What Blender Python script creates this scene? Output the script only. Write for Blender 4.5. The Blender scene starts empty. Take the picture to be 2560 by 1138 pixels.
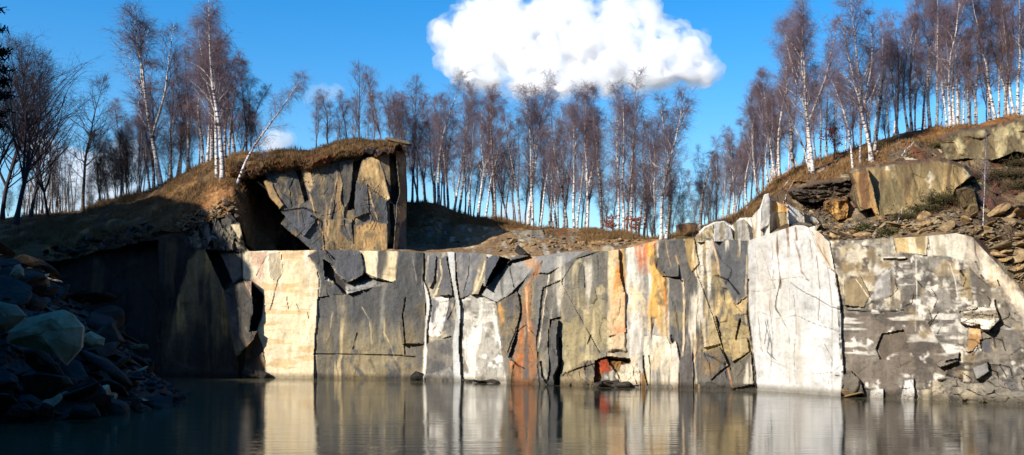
import bpy, math, random, zlib
import numpy as np
from mathutils import Vector

SC = bpy.context.scene
COL = SC.collection
F = 2745.0; CX = 1280.0; HY = 810.0; CAMZ = 3.5      # focal length, centre column and horizon row of the survey grid; eye height

# ------------------------------------------------------------------ numpy noise
def _h(ix, iy, seed):
    ix = np.asarray(ix).astype(np.int64); iy = np.asarray(iy).astype(np.int64)
    n = (ix * 374761393 + iy * 668265263 + seed * 974634777) & 0xffffffff
    n = ((n ^ (n >> 13)) * 1274126177) & 0xffffffff
    n = ((n ^ (n >> 16)) * 2246822519) & 0xffffffff
    n = n ^ (n >> 15)
    return (n & 0xffffff) / float(0xffffff)
def vnoise(x, y, seed=0):
    x0 = np.floor(x); y0 = np.floor(y); fx = x - x0; fy = y - y0
    fx = fx*fx*(3-2*fx); fy = fy*fy*(3-2*fy)
    a = _h(x0, y0, seed); b = _h(x0+1, y0, seed); c = _h(x0, y0+1, seed); d = _h(x0+1, y0+1, seed)
    return (a*(1-fx)+b*fx)*(1-fy) + (c*(1-fx)+d*fx)*fy - 0.5
def fbm(x, y, seed=0, o=4):
    s = 0; a = 1.0; t = 0
    for i in range(o):
        s = s + a*vnoise(x*2**i + 17.3*i, y*2**i - 9.1*i, seed+i*7); t += a; a *= 0.55
    return s/t*1.6
def voro(x, y, seed=0):
    """nearest cell: random value, second random, dx, dy, border distance, third random"""
    x0 = np.floor(x); y0 = np.floor(y)
    f1 = np.full(x.shape, 9.0); f2 = np.full(x.shape, 9.0)
    r1 = np.zeros(x.shape); r2 = np.zeros(x.shape); r3 = np.zeros(x.shape); dx = np.zeros(x.shape); dy = np.zeros(x.shape)
    for i in (-1, 0, 1):
        for j in (-1, 0, 1):
            cx = x0+i; cy = y0+j
            px = cx + _h(cx, cy, seed); py = cy + _h(cx, cy, seed+1)
            d = np.hypot(x-px, y-py)
            m = d < f1
            f2 = np.where(m, f1, np.minimum(f2, d))
            f1 = np.where(m, d, f1)
            r1 = np.where(m, _h(cx, cy, seed+2), r1); r2 = np.where(m, _h(cx, cy, seed+3), r2); r3 = np.where(m, _h(cx, cy, seed+4), r3)
            dx = np.where(m, x-px, dx); dy = np.where(m, y-py, dy)
    return r1, r2, dx, dy, f2-f1, r3
def facet(X, Z, cell, asp, seed):
    wx = X + 0.35*cell*fbm(X/cell*0.8, Z/cell*0.8, seed+50, 2); wz = Z + 0.35*cell*fbm(X/cell*0.8, Z/cell*0.8, seed+60, 2)
    wx = wx + 0.25*wz                                       # the cleavage leans
    r1, r2, dx, dy, b, r3 = voro(wx/cell, wz/(cell*asp), seed)
    return ((r1-0.5)*0.5 + (r2-0.5)*1.7*dx + (r3-0.5)*1.3*dy)*(0.35+0.65*sstep(0.0, 0.16, b)), b, r1, r2
def sstep(a, b, x):
    t = np.clip((x-a)/(b-a), 0, 1); return t*t*(3-2*t)
def lin(c):
    c = np.asarray(c, float)/255.0
    return np.where(c <= 0.04045, c/12.92, ((c+0.055)/1.055)**2.4)
KA = 0.80
def alb(c): return np.clip(lin(c)*KA, 0.004, 0.86)
def inpoly(px, py, poly):
    ins = np.zeros(px.shape, bool); n = len(poly)
    for i in range(n):
        x1, y1 = poly[i]; x2, y2 = poly[(i+1) % n]
        if y1 == y2: continue
        c = (py >= min(y1, y2)) & (py < max(y1, y2))
        xi = x1 + (py-y1)*(x2-x1)/(y2-y1)
        ins ^= c & (px < xi)
    return ins
def linedist(px, py, pts):
    best = np.full(px.shape, 1e9); par = np.zeros(px.shape)
    for i in range(len(pts)-1):
        ax, ay = pts[i]; bx, by = pts[i+1]
        L = (bx-ax)**2+(by-ay)**2
        t = np.clip(((px-ax)*(bx-ax)+(py-ay)*(by-ay))/L, 0, 1)
        d = np.hypot(px-ax-t*(bx-ax), py-ay-t*(by-ay))
        m = d < best; best = np.where(m, d, best); par = np.where(m, (i+t)/(len(pts)-1), par)
    return best, par
def W(px, py, D):
    """survey direction (column, row) and distance D in metres -> a point in the place"""
    return np.stack([(np.asarray(px, float)-CX)/F*D, np.asarray(D, float)+0*np.asarray(px, float), CAMZ+(HY-np.asarray(py, float))/F*D], -1)
def pyz(z, D): return HY-(z-CAMZ)*F/D

# ------------------------------------------------------------------ object helpers
def raw_mesh(name, verts, faces, smooth=False, color=None):
    """verts (n,3); faces (m,k) equal-sized polygons"""
    me = bpy.data.meshes.new(name)
    verts = np.asarray(verts, np.float32); faces = np.asarray(faces, np.int32)
    k = faces.shape[1]
    me.vertices.add(len(verts)); me.vertices.foreach_set('co', verts.ravel())
    me.loops.add(faces.size); me.loops.foreach_set('vertex_index', faces.ravel())
    me.polygons.add(len(faces)); me.polygons.foreach_set('loop_start', np.arange(0, faces.size, k, dtype=np.int32))
    me.polygons.foreach_set('loop_total', np.full(len(faces), k, np.int32))
    me.polygons.foreach_set('use_smooth', np.full(len(faces), smooth, bool))
    if color is not None:
        a = me.color_attributes.new('Col', 'FLOAT_COLOR', 'POINT')
        cc = np.ones((len(verts), 4), np.float32); cc[:, :3] = color
        a.data.foreach_set('color', cc.ravel())
    me.update(); me.validate()
    return me
def link(name, me, mat=None, parent=None, loc=None):
    o = bpy.data.objects.new(name, me); COL.objects.link(o)
    if mat is not None and me is not None and not me.materials: me.materials.append(mat)
    if parent is not None: o.parent = parent
    if loc is not None: o.location = loc
    return o
def tag(o, label=None, cat=None, group=None, kind=None):
    if label: o['label'] = label
    if cat: o['category'] = cat
    if group: o['group'] = group
    if kind: o['kind'] = kind
    return o

# ------------------------------------------------------------------ materials
def newmat(name):
    m = bpy.data.materials.new(name); m.use_nodes = True
    nt = m.node_tree; nt.nodes.clear()
    out = nt.nodes.new('ShaderNodeOutputMaterial'); b = nt.nodes.new('ShaderNodeBsdfPrincipled')
    nt.links.new(b.outputs[0], out.inputs[0])
    return m, nt, b, out
def N(nt, t, **kw):
    n = nt.nodes.new(t)
    for k, v in kw.items():
        if k in n.inputs.keys(): n.inputs[k].default_value = v
        else: setattr(n, k, v)
    return n
def math_node(nt, op, a, b=None):
    n = nt.nodes.new('ShaderNodeMath'); n.operation = op
    for i, v in enumerate((a, b)):
        if v is None: continue
        if isinstance(v, (int, float)): n.inputs[i].default_value = v
        else: nt.links.new(v, n.inputs[i])
    return n.outputs[0]
def ramp(nt, fac, stops):
    r = nt.nodes.new('ShaderNodeValToRGB'); nt.links.new(fac, r.inputs[0])
    e = r.color_ramp.elements
    while len(e) < len(stops): e.new(0.5)
    for el, (p, c) in zip(e, stops):
        el.position = p; el.color = (*c, 1) if len(c) == 3 else c
    return r.outputs[0]
def mixc(nt, mode, fac, a, b):
    n = nt.nodes.new('ShaderNodeMix'); n.data_type = 'RGBA'; n.blend_type = mode
    for i, v in ((0, fac), (6, a), (7, b)):
        if isinstance(v, (int, float)): n.inputs[i].default_value = v
        elif isinstance(v, tuple): n.inputs[i].default_value = (*v, 1) if len(v) == 3 else v
        else: nt.links.new(v, n.inputs[i])
    return n.outputs[2]

def painted_rock(name, sc=3.0, bump=0.5, var=(0.72, 1.22), wet=False, streaky=True):
    m, nt, b, out = newmat(name)
    at = N(nt, 'ShaderNodeAttribute', attribute_name='Col')
    tc = N(nt, 'ShaderNodeNewGeometry')
    mp = N(nt, 'ShaderNodeMapping'); mp.inputs['Scale'].default_value = (1, 1, 0.22 if streaky else 1)
    nt.links.new(tc.outputs['Position'], mp.inputs[0])
    n1 = N(nt, 'ShaderNodeTexNoise', Scale=sc, Detail=6.0, Roughness=0.65); nt.links.new(mp.outputs[0], n1.inputs['Vector'])
    n2 = N(nt, 'ShaderNodeTexNoise', Scale=sc*2.2, Detail=8.0, Roughness=0.7); nt.links.new(tc.outputs['Position'], n2.inputs['Vector'])
    v = ramp(nt, n1.outputs[0], [(0.3, (var[0],)*3), (0.7, (var[1],)*3)])
    c = mixc(nt, 'MULTIPLY', 1.0, at.outputs[0], v)
    v2 = ramp(nt, n2.outputs[0], [(0.28, (0.62, 0.62, 0.62)), (0.5, (1, 1, 1)), (0.75, (1.18, 1.16, 1.12))])
    c = mixc(nt, 'MULTIPLY', 0.8, c, v2)
    if wet:
        sx = N(nt, 'ShaderNodeSeparateXYZ'); nt.links.new(tc.outputs['Position'], sx.inputs[0])
        hz = math_node(nt, 'ADD', sx.outputs[2], math_node(nt, 'MULTIPLY', n1.outputs[0], -0.22))
        w = ramp(nt, hz, [(0.0, (0.42, 0.40, 0.37)), (0.12, (0.6, 0.57, 0.52)), (0.3, (1, 1, 1))])
        c = mixc(nt, 'MULTIPLY', 1.0, c, w)
    nt.links.new(c, b.inputs['Base Color'])
    b.inputs['Roughness'].default_value = 0.8; b.inputs['Specular IOR Level'].default_value = 0.25
    bp = N(nt, 'ShaderNodeBump', Strength=bump, Distance=0.12)
    nt.links.new(math_node(nt, 'ADD', n2.outputs[0], math_node(nt, 'MULTIPLY', n1.outputs[0], 0.5)), bp.inputs['Height'])
    nt.links.new(bp.outputs[0], b.inputs['Normal'])
    return m
M_ROCK = painted_rock('slate_rock', 2.6, 0.45, wet=True)
M_SMOOTH = painted_rock('sawn_rock', 2.2, 0.18, (0.9, 1.07), wet=True)
M_TURF = painted_rock('turf_and_soil', 3.0, 0.9, (0.6, 1.3), streaky=False)

def rock_mat(name, c1, c2, c3):
    m, nt, b, out = newmat(name)
    tc = N(nt, 'ShaderNodeTexCoord'); oi = N(nt, 'ShaderNodeObjectInfo')
    n1 = N(nt, 'ShaderNodeTexNoise', Scale=1.6, Detail=7.0, Roughness=0.65); nt.links.new(tc.outputs['Object'], n1.inputs['Vector'])
    base = ramp(nt, n1.outputs[0], [(0.3, tuple(alb(c1))), (0.52, tuple(alb(c2))), (0.72, tuple(alb(c3)))])
    v = ramp(nt, oi.outputs['Random'], [(0, (0.6, 0.6, 0.62)), (0.5, (1, 0.98, 0.93)), (0.8, (1.25, 1.12, 0.95)), (1, (1.5, 1.45, 1.4))])
    c = mixc(nt, 'MULTIPLY', 1.0, base, v); nt.links.new(c, b.inputs['Base Color'])
    b.inputs['Roughness'].default_value = 0.8; b.inputs['Specular IOR Level'].default_value = 0.3
    n2 = N(nt, 'ShaderNodeTexNoise', Scale=5.0, Detail=8.0, Roughness=0.7); nt.links.new(tc.outputs['Object'], n2.inputs['Vector'])
    bp = N(nt, 'ShaderNodeBump', Strength=0.5, Distance=0.1); nt.links.new(n2.outputs[0], bp.inputs['Height']); nt.links.new(bp.outputs[0], b.inputs['Normal'])
    return m
M_SCREE = rock_mat('scree_rock', (104, 88, 64), (156, 130, 92), (196, 172, 130))
M_DARKROCK = rock_mat('dark_slate_rock', (30, 27, 24), (50, 45, 39), (84, 74, 60))  # slate tone, darkened further to deepen the shade on the rubble bank
M_PALEROCK = rock_mat('pale_boulder', (172, 142, 108), (208, 180, 142), (234, 208, 172))

def bark_mat(name, ca, cb, dark, amount):
    m, nt, b, out = newmat(name)
    tc = N(nt, 'ShaderNodeTexCoord')
    mp = N(nt, 'ShaderNodeMapping'); mp.inputs['Scale'].default_value = (2.0, 2.0, 9.0); nt.links.new(tc.outputs['Object'], mp.inputs[0])
    n1 = N(nt, 'ShaderNodeTexNoise', Scale=1.0, Detail=4.0, Roughness=0.7); nt.links.new(mp.outputs[0], n1.inputs['Vector'])
    n2 = N(nt, 'ShaderNodeTexNoise', Scale=0.9, Detail=3.0); nt.links.new(tc.outputs['Object'], n2.inputs['Vector'])
    base = ramp(nt, n2.outputs[0], [(0.35, tuple(lin(ca))), (0.65, tuple(lin(cb)))])
    mk = ramp(nt, n1.outputs[0], [(amount, (1, 1, 1)), (amount+0.05, (0, 0, 0))])
    sx = N(nt, 'ShaderNodeSeparateXYZ'); nt.links.new(tc.outputs['Object'], sx.inputs[0])
    foot = ramp(nt, math_node(nt, 'MULTIPLY', math_node(nt, 'ADD', sx.outputs[2], math_node(nt, 'MULTIPLY', n1.outputs[0], 1.2)), 0.2), [(0.08, (1, 1, 1)), (0.24, (0, 0, 0))])
    f = math_node(nt, 'MAXIMUM', mk, math_node(nt, 'MULTIPLY', foot, 0.75))
    c = mixc(nt, 'MIX', f, base, tuple(lin(dark))); nt.links.new(c, b.inputs['Base Color'])
    b.inputs['Roughness'].default_value = 0.75; b.inputs['Specular IOR Level'].default_value = 0.2
    return m
M_BIRCH = bark_mat('white_birch_bark', (225, 218, 210), (188, 176, 166), (58, 46, 42), 0.44)
M_GREYBARK = bark_mat('grey_birch_bark', (186, 174, 166), (128, 116, 110), (50, 42, 40), 0.47)
M_BROWNBARK = bark_mat('brown_bark', (118, 98, 74), (84, 70, 54), (40, 33, 28), 0.45)
def plain(name, c, rough=0.8, var=0.25):
    m, nt, b, out = newmat(name)
    oi = N(nt, 'ShaderNodeObjectInfo'); tc = N(nt, 'ShaderNodeTexCoord')
    n = N(nt, 'ShaderNodeTexNoise', Scale=1.3, Detail=3.0); nt.links.new(tc.outputs['Object'], n.inputs['Vector'])
    s = math_node(nt, 'ADD', math_node(nt, 'MULTIPLY', oi.outputs['Random'], 0.5), math_node(nt, 'MULTIPLY', n.outputs[0], 0.5))
    v = ramp(nt, s, [(0.2, (1-var,)*3), (0.8, (1+var,)*3)])
    cc = mixc(nt, 'MULTIPLY', 1.0, tuple(lin(c)), v); nt.links.new(cc, b.inputs['Base Color'])
    b.inputs['Roughness'].default_value = rough; b.inputs['Specular IOR Level'].default_value = 0.15
    return m
M_TWIG = plain('purple_brown_twigs', (116, 98, 102))
M_TWIGRED = plain('red_brown_twigs', (114, 84, 76))
M_TWIGDARK = plain('dark_twigs', (60, 52, 56))
M_GRASS = plain('dry_grass', (122, 94, 60), var=0.45)
M_GRASSDARK = plain('dull_grass', (96, 78, 44), var=0.45)
M_NEEDLE = plain('conifer_needles', (30, 44, 30))
M_BRAMBLE = plain('bramble_stems', (74, 58, 40))
M_LEAF = plain('russet_leaves', (150, 74, 40))

# ------------------------------------------------------------------ surfaces surveyed as rows of points, painted with features
def resample(pl, xs):
    a = np.array(pl, float)
    return np.interp(xs, a[:, 0], a[:, 1]), np.interp(xs, a[:, 0], a[:, 2])
class Patch:
    def __init__(s, rows, subs, px0, px1, step, keep=None, hard=None):
        """rows: polylines (px,py,D) from back/top to front/bottom; subs: cells between rows; keep[i]: how much relief row i takes"""
        xs = np.arange(px0, px1+step*0.5, step)
        PY = []; DD = []; K = []
        keep = keep or [1]*len(rows)
        R = [resample(r, xs) for r in rows]
        for i in range(len(R)-1):
            for j in range(subs[i]):
                t = j/subs[i]
                if hard is None: u = t
                else: u = t
                PY.append(R[i][0]*(1-u)+R[i+1][0]*u); DD.append(R[i][1]*(1-u)+R[i+1][1]*u); K.append(keep[i]*(1-t)+keep[i+1]*t)
        PY.append(R[-1][0]); DD.append(R[-1][1]); K.append(keep[-1])
        s.PY = np.array(PY); s.D = np.array(DD); s.PX = np.tile(xs, (len(PY), 1)); s.K = np.tile(np.array(K)[:, None], (1, len(xs)))
        P = W(s.PX, s.PY, s.D); s.X = P[..., 0]; s.Y = P[..., 1]; s.Z = P[..., 2]
        s.off = np.zeros(s.D.shape); s.col = np.zeros(s.D.shape+(3,)); s.part = np.zeros(s.D.shape, int); s.U = np.zeros(s.D.shape)
        s.warp(4.0)
    def warp(s, a, f=0.9):
        s.QX = s.PX + a*1.6*fbm(s.X*f, s.Z*f*0.6, 901, 4) + a*0.45*fbm(s.X*4, s.Z*2.5, 911, 3); s.QY = s.PY + a*1.6*fbm(s.X*f*0.8, s.Z*f, 907, 4) + a*0.45*fbm(s.X*3, s.Z*4, 917, 3)
    def layers(s, m, c, layers, seed):
        X = s.X[m]; Z = s.Z[m]; PY = s.PY[m]
        out = np.tile(alb(c), (len(X), 1))
        for k, L in enumerate(layers):
            t = L[0]; cc = alb(L[1]); sd = seed+k*31
            if t == 'st':
                n = fbm(X*L[3]+0.2*fbm(X, Z, sd+5, 2), Z*L[3]*0.09, sd, 4); w = sstep(-0.07, 0.13, n-(0.5-L[2])*0.75)
                w = w*sstep(-0.5, 0.1, fbm(X*0.7, Z*0.5, sd+9, 3)+0.1)
            elif t == 'ho':
                n = fbm(X*L[3]*0.15, Z*L[3], sd, 4); w = sstep(-0.05, 0.1, n-(0.5-L[2])*0.75)
            elif t == 'bl':
                n = fbm(X*L[3], Z*L[3]*0.8, sd, 5); w = sstep(-0.09, 0.13, n-(0.5-L[2])*0.75)
            elif t == 'ce':
                n = facet(X, Z, L[3], 1.3, sd); w = (n[3] < L[2])*sstep(0.0, 0.12, n[1])*sstep(-.45, .05, fbm(X*2.2, Z*1.6, sd+3, 4))
            elif t == 'gr':
                w = sstep(0, 1, (PY-L[2])/(L[3]-L[2]) + 0.9*fbm(X*1.1, Z*0.45, sd, 4))
            elif t == 'cr':
                n = facet(X, Z, L[3], 1.6, sd); w = (n[1] < L[2]).astype(float)*0.8
            w = np.clip(w*0.93, 0, 1)[:, None]
            out = out*(1-w)+cc*w
        return out
    def base(s, c, layers=(), d=0.0, rough=0.3, cs=1.0, asp=1.6, part=0, seed=1):
        s.paint(np.ones(s.D.shape, bool), c, layers, d, 0, 0, rough, cs, asp, part, seed, 0, 0)
    def paint(s, m, c, layers, d, gx, gz, rough, cs, asp, part, seed, cx, cy):
        s.col[m] = s.layers(m, c, layers, seed)
        D = s.D[m]; X = s.X[m]; Z = s.Z[m]
        fx = (s.PX[m]-cx)/F*D if cx else 0; fz = (cy-s.PY[m])/F*D if cx else 0
        o = d + gx*fx + gz*fz
        if rough:
            o = o + rough*facet(X, Z, cs, asp, seed)[0] + rough*0.22*facet(X, Z, cs*0.33, asp, seed+3)[0]
        s.off[m] = o + 0.05*fbm(X*1.5, Z*1.5, seed+11, 4)
        s.part[m] = part
    def feat(s, poly, c, layers=(), d=0.0, gx=0.0, gz=0.0, rough=0.0, cs=0.8, asp=1.6, part=None, crisp=False, soft=None):
        sd = zlib.crc32(repr(poly).encode()) % 5000
        m = inpoly(s.PX if crisp else s.QX, s.PY if crisp else s.QY, poly)
        if not m.any(): return
        cx = sum(p[0] for p in poly)/len(poly); cy = sum(p[1] for p in poly)/len(poly)
        pr = s.part[m].copy(); old = s.col[m].copy(); oo = s.off[m].copy()
        s.paint(m, c, layers, d, gx, gz, rough, cs, asp, 0, sd, cx, cy)
        if soft is None: soft = 5 if not crisp else 0
        if soft:
            dist, _ = linedist(s.QX[m], s.QY[m], poly+[poly[0]])
            w = sstep(0, 1, dist/soft + 0.8*fbm(s.X[m]*2.5, s.Z[m]*1.6, sd+77, 4) + 0.15)
            s.col[m] = old*(1-w[:, None])+s.col[m]*w[:, None]
            if soft > 8: s.off[m] = oo*(1-w)+s.off[m]*w
        s.part[m] = pr if part is None else part
    def tint(s, poly, layers):
        m = inpoly(s.QX, s.QY, poly)
        if not m.any(): return
        sd = zlib.crc32(repr(poly).encode()) % 5000
        keep = s.col[m]; a = s.layers(m, (255, 0, 255), layers, sd); b = s.layers(m, (0, 255, 0), layers, sd)
        # amount painted = where both trials agree
        k = np.clip(np.abs(a-b).sum(1)/(np.abs(alb((255, 0, 255))-alb((0, 255, 0))).sum()), 0, 1)[:, None]
        tgt = (a - alb((255, 0, 255))*k)
        s.col[m] = tgt + keep*k
    def line(s, pts, w, c=None, d=0.0, warp=True, w2=None, fade=False):
        dist, par = linedist(s.QX if warp else s.PX, s.QY if warp else s.PY, pts)
        ww = w if w2 is None else w+(w2-w)*par
        ww = 0.85*ww*(0.75+0.7*(fbm(s.X*2.3, s.Z*2.3, len(pts)+7, 2)+0.3))
        k = sstep(1.15, 0.45, dist/np.maximum(ww, 0.3))*(0.35+0.65*sstep(-.35, .05, fbm(s.X*1.8, s.Z*1.8, int(pts[0][0]) % 97, 3)))
        if fade: k = k*sstep(1.0, 0.6, par)
        if c is not None:
            s.col = s.col*(1-k[..., None]*0.9)+alb(c)*k[..., None]*0.9
        s.off = s.off + 0.55*d*k
    def weather(s, seed=400, a=0.16, warm=(1.05, 1.03, 1.0)):
        g = 1 + a*1.3*fbm(s.X*0.8, s.Z*0.5, seed, 4) + a*fbm(s.X*3.0, s.Z*0.35, seed+1, 4) + a*1.2*fbm(s.X*3.5, s.Z*3.0, seed+2, 4)
        lum = s.col.mean(-1); g = g*(0.80+0.20*sstep(0.10, 0.38, lum))
        r = 0.05*fbm(s.X*0.5, s.Z*0.3, seed+3, 3)
        s.col = np.clip(s.col*np.array(warm)*g[..., None]*np.stack([1+r, 1+0*r, 1-1.6*r], -1), 0.004, 0.86)
        s.off += 0.05*fbm(s.X*2.6, s.Z*1.2, seed+4, 4)*s.K
    def build(s, name, mats, parts=None, root=None, flat=True):
        D = s.D + s.off*s.K
        P = W(s.PX, s.PY, D)
        P[..., 2] += s.U
        nr, nc = D.shape
        idx = np.arange(nr*nc).reshape(nr, nc)
        q = np.stack([idx[:-1, :-1], idx[1:, :-1], idx[1:, 1:], idx[:-1, 1:]], -1).reshape(-1, 4)
        V = P.reshape(-1, 3); Cc = s.col.reshape(-1, 3); pid = s.part.reshape(-1)[q[:, 0]]
        s.P = P
        objs = []
        for k in sorted(set(pid.tolist())):
            f = q[pid == k]; u, inv = np.unique(f, return_inverse=True)
            nm = name if parts is None else parts[k][0]
            me = raw_mesh(nm, V[u], inv.reshape(-1, 4), not flat, Cc[u])
            o = link(nm, me, mats if not isinstance(mats, dict) else mats.get(k, mats[0]), root)
            if parts is not None and parts[k][1]: o['label'] = parts[k][1]
            objs.append(o)
        return objs
    def ground_at(s, px, py):
        """point of the surface nearest the survey direction"""
        d = (s.PX-px)**2+(s.PY-py)**2
        i = np.unravel_index(np.argmin(d), d.shape)
        return s.P[i]


def painted_like(name):
    """stones whose colour changes from stone to stone over a few decimetres"""
    m, nt, b, out = newmat(name); g = N(nt, 'ShaderNodeNewGeometry')
    v = N(nt, 'ShaderNodeTexVoronoi', Scale=2.2); nt.links.new(g.outputs['Position'], v.inputs['Vector']); n = N(nt, 'ShaderNodeTexNoise', Scale=7.0, Detail=6.0); nt.links.new(g.outputs['Position'], n.inputs['Vector'])
    c = ramp(nt, v.outputs['Color'], [(.0, tuple(alb((78, 62, 46)))), (.4, tuple(alb((118, 96, 68)))), (.7, tuple(alb((150, 126, 90)))), (1, tuple(alb((196, 178, 144))))])
    c = mixc(nt, 'MULTIPLY', 1.0, c, ramp(nt, n.outputs[0], [(.3, (.65, .65, .65)), (.7, (1.15, 1.15, 1.15))])); nt.links.new(c, b.inputs['Base Color']); b.inputs['Roughness'].default_value = .85; return m
# ------------------------------------------------------------------ settings
SUN_EL = 30.0
_a = math.radians(52)                                     # sun behind the left shoulder
SUN = (-math.sin(_a)*math.cos(math.radians(SUN_EL)), -math.cos(_a)*math.cos(math.radians(SUN_EL)), math.sin(math.radians(SUN_EL)))
SKYSTR = 0.135; SKYSAT = 1.47; SKYHUE = 0.503; EXPO = 0.55; WAVE = 0.35
RLINE = [(-31, -20), (-31, 5), (-33, 22), (-38, 36), (-43.5, 44.5), (-45.4, 47.7), (-46.2, 48.8), (-47.5, 50.5), (-50, 53), (-57, 57), (-90, 66)]; RHGT = [40, 38, 32, 26, 19, 17, 28.5, 30, 32, 35.5, 38]
RTREES = []
# ------------------------------------------------------------------ the lower quarry cliff
BOT = [(-300, 76), (150, 74), (400, 72.5), (660, 71.2), (1060, 68.6), (1280, 64), (1560, 60.8), (1890, 58.2), (2100, 53.4), (2560, 47.6), (2760, 45.5), (3000, 44), (3400, 42)]
TOPL = [(-300, 640), (150, 650), (330, 606), (410, 587), (460, 582), (500, 560), (525, 548), (545, 540), (575, 533), (600, 560), (612, 612), (622, 628), (860, 625), (1000, 629), (1062, 632), (1120, 630), (1200, 633), (1245, 640), (1300, 638),
        (1345, 641), (1400, 632), (1450, 629), (1520, 628), (1580, 618), (1618, 607), (1640, 602), (1700, 598), (1740, 594), (1800, 598), (1868, 603), (1900, 592), (1990, 563), (2010, 564), (2045, 578),
        (2072, 602), (2150, 600), (2230, 596), (2320, 590), (2390, 583), (2430, 592), (2455, 620), (2500, 668), (2560, 735), (2760, 775), (3000, 760), (3400, 740)]
def bd(px): a = np.array(BOT, float); return float(np.interp(px, a[:, 0], a[:, 1]))
def rowpts(f, xs): return [f(x) for x in xs]
ta = np.array(TOPL, float)
XS = sorted(set([p[0] for p in BOT]+[p[0] for p in TOPL]))
def top_py(x): return float(np.interp(x, ta[:, 0], ta[:, 1]))
r_top = [(x, top_py(x), bd(x)+0.7) for x in XS]
def back(x):
    z = CAMZ+(HY-top_py(x))/F*(bd(x)+0.7); D = bd(x)+4.2
    return (x, pyz(z+0.15, D), D)
r_back = [back(x) for x in XS]
r_bot = [(x, pyz(-1.2, bd(x)), bd(x)) for x in XS]
cl = Patch([r_back, r_top, r_bot], [6, 190], -100, 3400, 2.0, keep=[0, 1, 1])
DKG = (92, 94, 97); MDG = (118, 118, 116); OLV = (165, 146, 104); TAN = (188, 166, 124); CRM = (236, 218, 180); WHT = (232, 226, 214); ORG = (214, 124, 58); YEL = (226, 172, 84)
PARTS = {0: ('rock_face', 'mottled grey and tan face at the right end of the cliff'), 1: ('rock_face', 'dark shaded face at the left end of the cliff'), 2: ('rock_slab', 'tall smooth cream slab'),
         3: ('rock_face', 'blue-grey face turning olive below, cut by a level crack'), 4: ('rock_face', 'broken grey and white face either side of a smooth white blade'),
         5: ('rock_face', 'grey face with a broad orange stain'), 6: ('rock_face', 'tan face crossed by a slanting groove'), 7: ('rock_slab', 'cream and yellow-orange streaked column'),
         8: ('rock_slab', 'grey column with upright cream veins'), 9: ('rock_slab', 'big smooth white slab with rusty veins'), 10: ('rock_blade', 'narrow smooth blue-white blade of rock'), 11: ('rock_face', 'mottled yellow-tan face with dark patches'), 12: ('rock_block', 'jutting block with a deep shadow on its right')}
cl.warp(2.4)
cl.base((142, 133, 118), [('bl', (112, 106, 98), 0.5, 0.9), ('ce', (176, 160, 128), 0.25, 0.7), ('bl', (205, 196, 178), 0.2, 1.3), ('st', (196, 184, 158), 0.2, 2.0)], rough=0.07, cs=1.1, asp=0.8, part=0)
# left, shaded: the shade is also put into darker rock colours
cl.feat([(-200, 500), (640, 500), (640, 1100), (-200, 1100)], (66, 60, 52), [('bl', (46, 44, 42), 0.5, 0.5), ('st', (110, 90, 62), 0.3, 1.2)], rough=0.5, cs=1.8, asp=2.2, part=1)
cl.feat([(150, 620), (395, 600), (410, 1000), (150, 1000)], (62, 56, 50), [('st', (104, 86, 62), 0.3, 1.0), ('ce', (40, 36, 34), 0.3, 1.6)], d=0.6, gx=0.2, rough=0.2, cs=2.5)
cl.feat([(505, 618), (520, 622), (562, 722), (590, 800), (600, 960), (400, 960), (440, 760), (470, 650)], (150, 124, 88), [('st', (70, 60, 50), 0.4, 1.3), ('st', (206, 160, 96), 0.25, 2.2), ('gr', (64, 56, 48), 760, 920)], d=-0.7, gx=0.15, rough=0.12, cs=1.5)
cl.feat([(512, 620), (545, 626), (584, 700), (560, 722)], (60, 58, 56), d=1.4)  # shadow wedge beside the cone, put into dark colour and a recess
cl.feat([(545, 626), (603, 632), (606, 690), (582, 708)], MDG, [('bl', (140, 132, 116), 0.4, 1.2)], d=0.2, gx=-0.3)
cl.feat([(470, 595), (500, 560), (560, 533), (600, 560), (615, 628), (545, 626), (480, 622)], (88, 84, 78), [('ce', (150, 140, 120), 0.35, 0.5)], rough=0.7, cs=0.7)
cl.feat([(575, 560), (600, 556), (606, 590), (598, 600)], (225, 205, 165), d=-0.3)
cl.feat([(510, 575), (522, 562), (530, 600), (520, 612)], (130, 128, 124), d=-0.3)
cl.feat([(620, 838), (650, 828), (668, 945), (606, 950), (612, 870)], (176, 144, 104), [('bl', (120, 100, 78), 0.35, 1.2)], gx=-0.25, rough=0.2, cs=0.6)
cl.feat([(560, 728), (600, 706), (626, 700), (656, 735), (658, 780), (644, 825), (630, 852), (612, 870), (590, 900), (580, 850), (568, 800)], (132, 122, 106), [('bl', (92, 88, 82), 0.4, 1.0), ('gr', (160, 134, 98), 830, 900)], d=-1.0, gx=0.05, rough=0.15, cs=0.9, part=12)
cl.feat([(628, 700), (650, 712), (660, 740), (656, 790), (640, 828), (622, 830), (634, 780)], (60, 56, 52), d=1.3, part=12)  # shadow on the block's right, painted dark and sunk back
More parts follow.
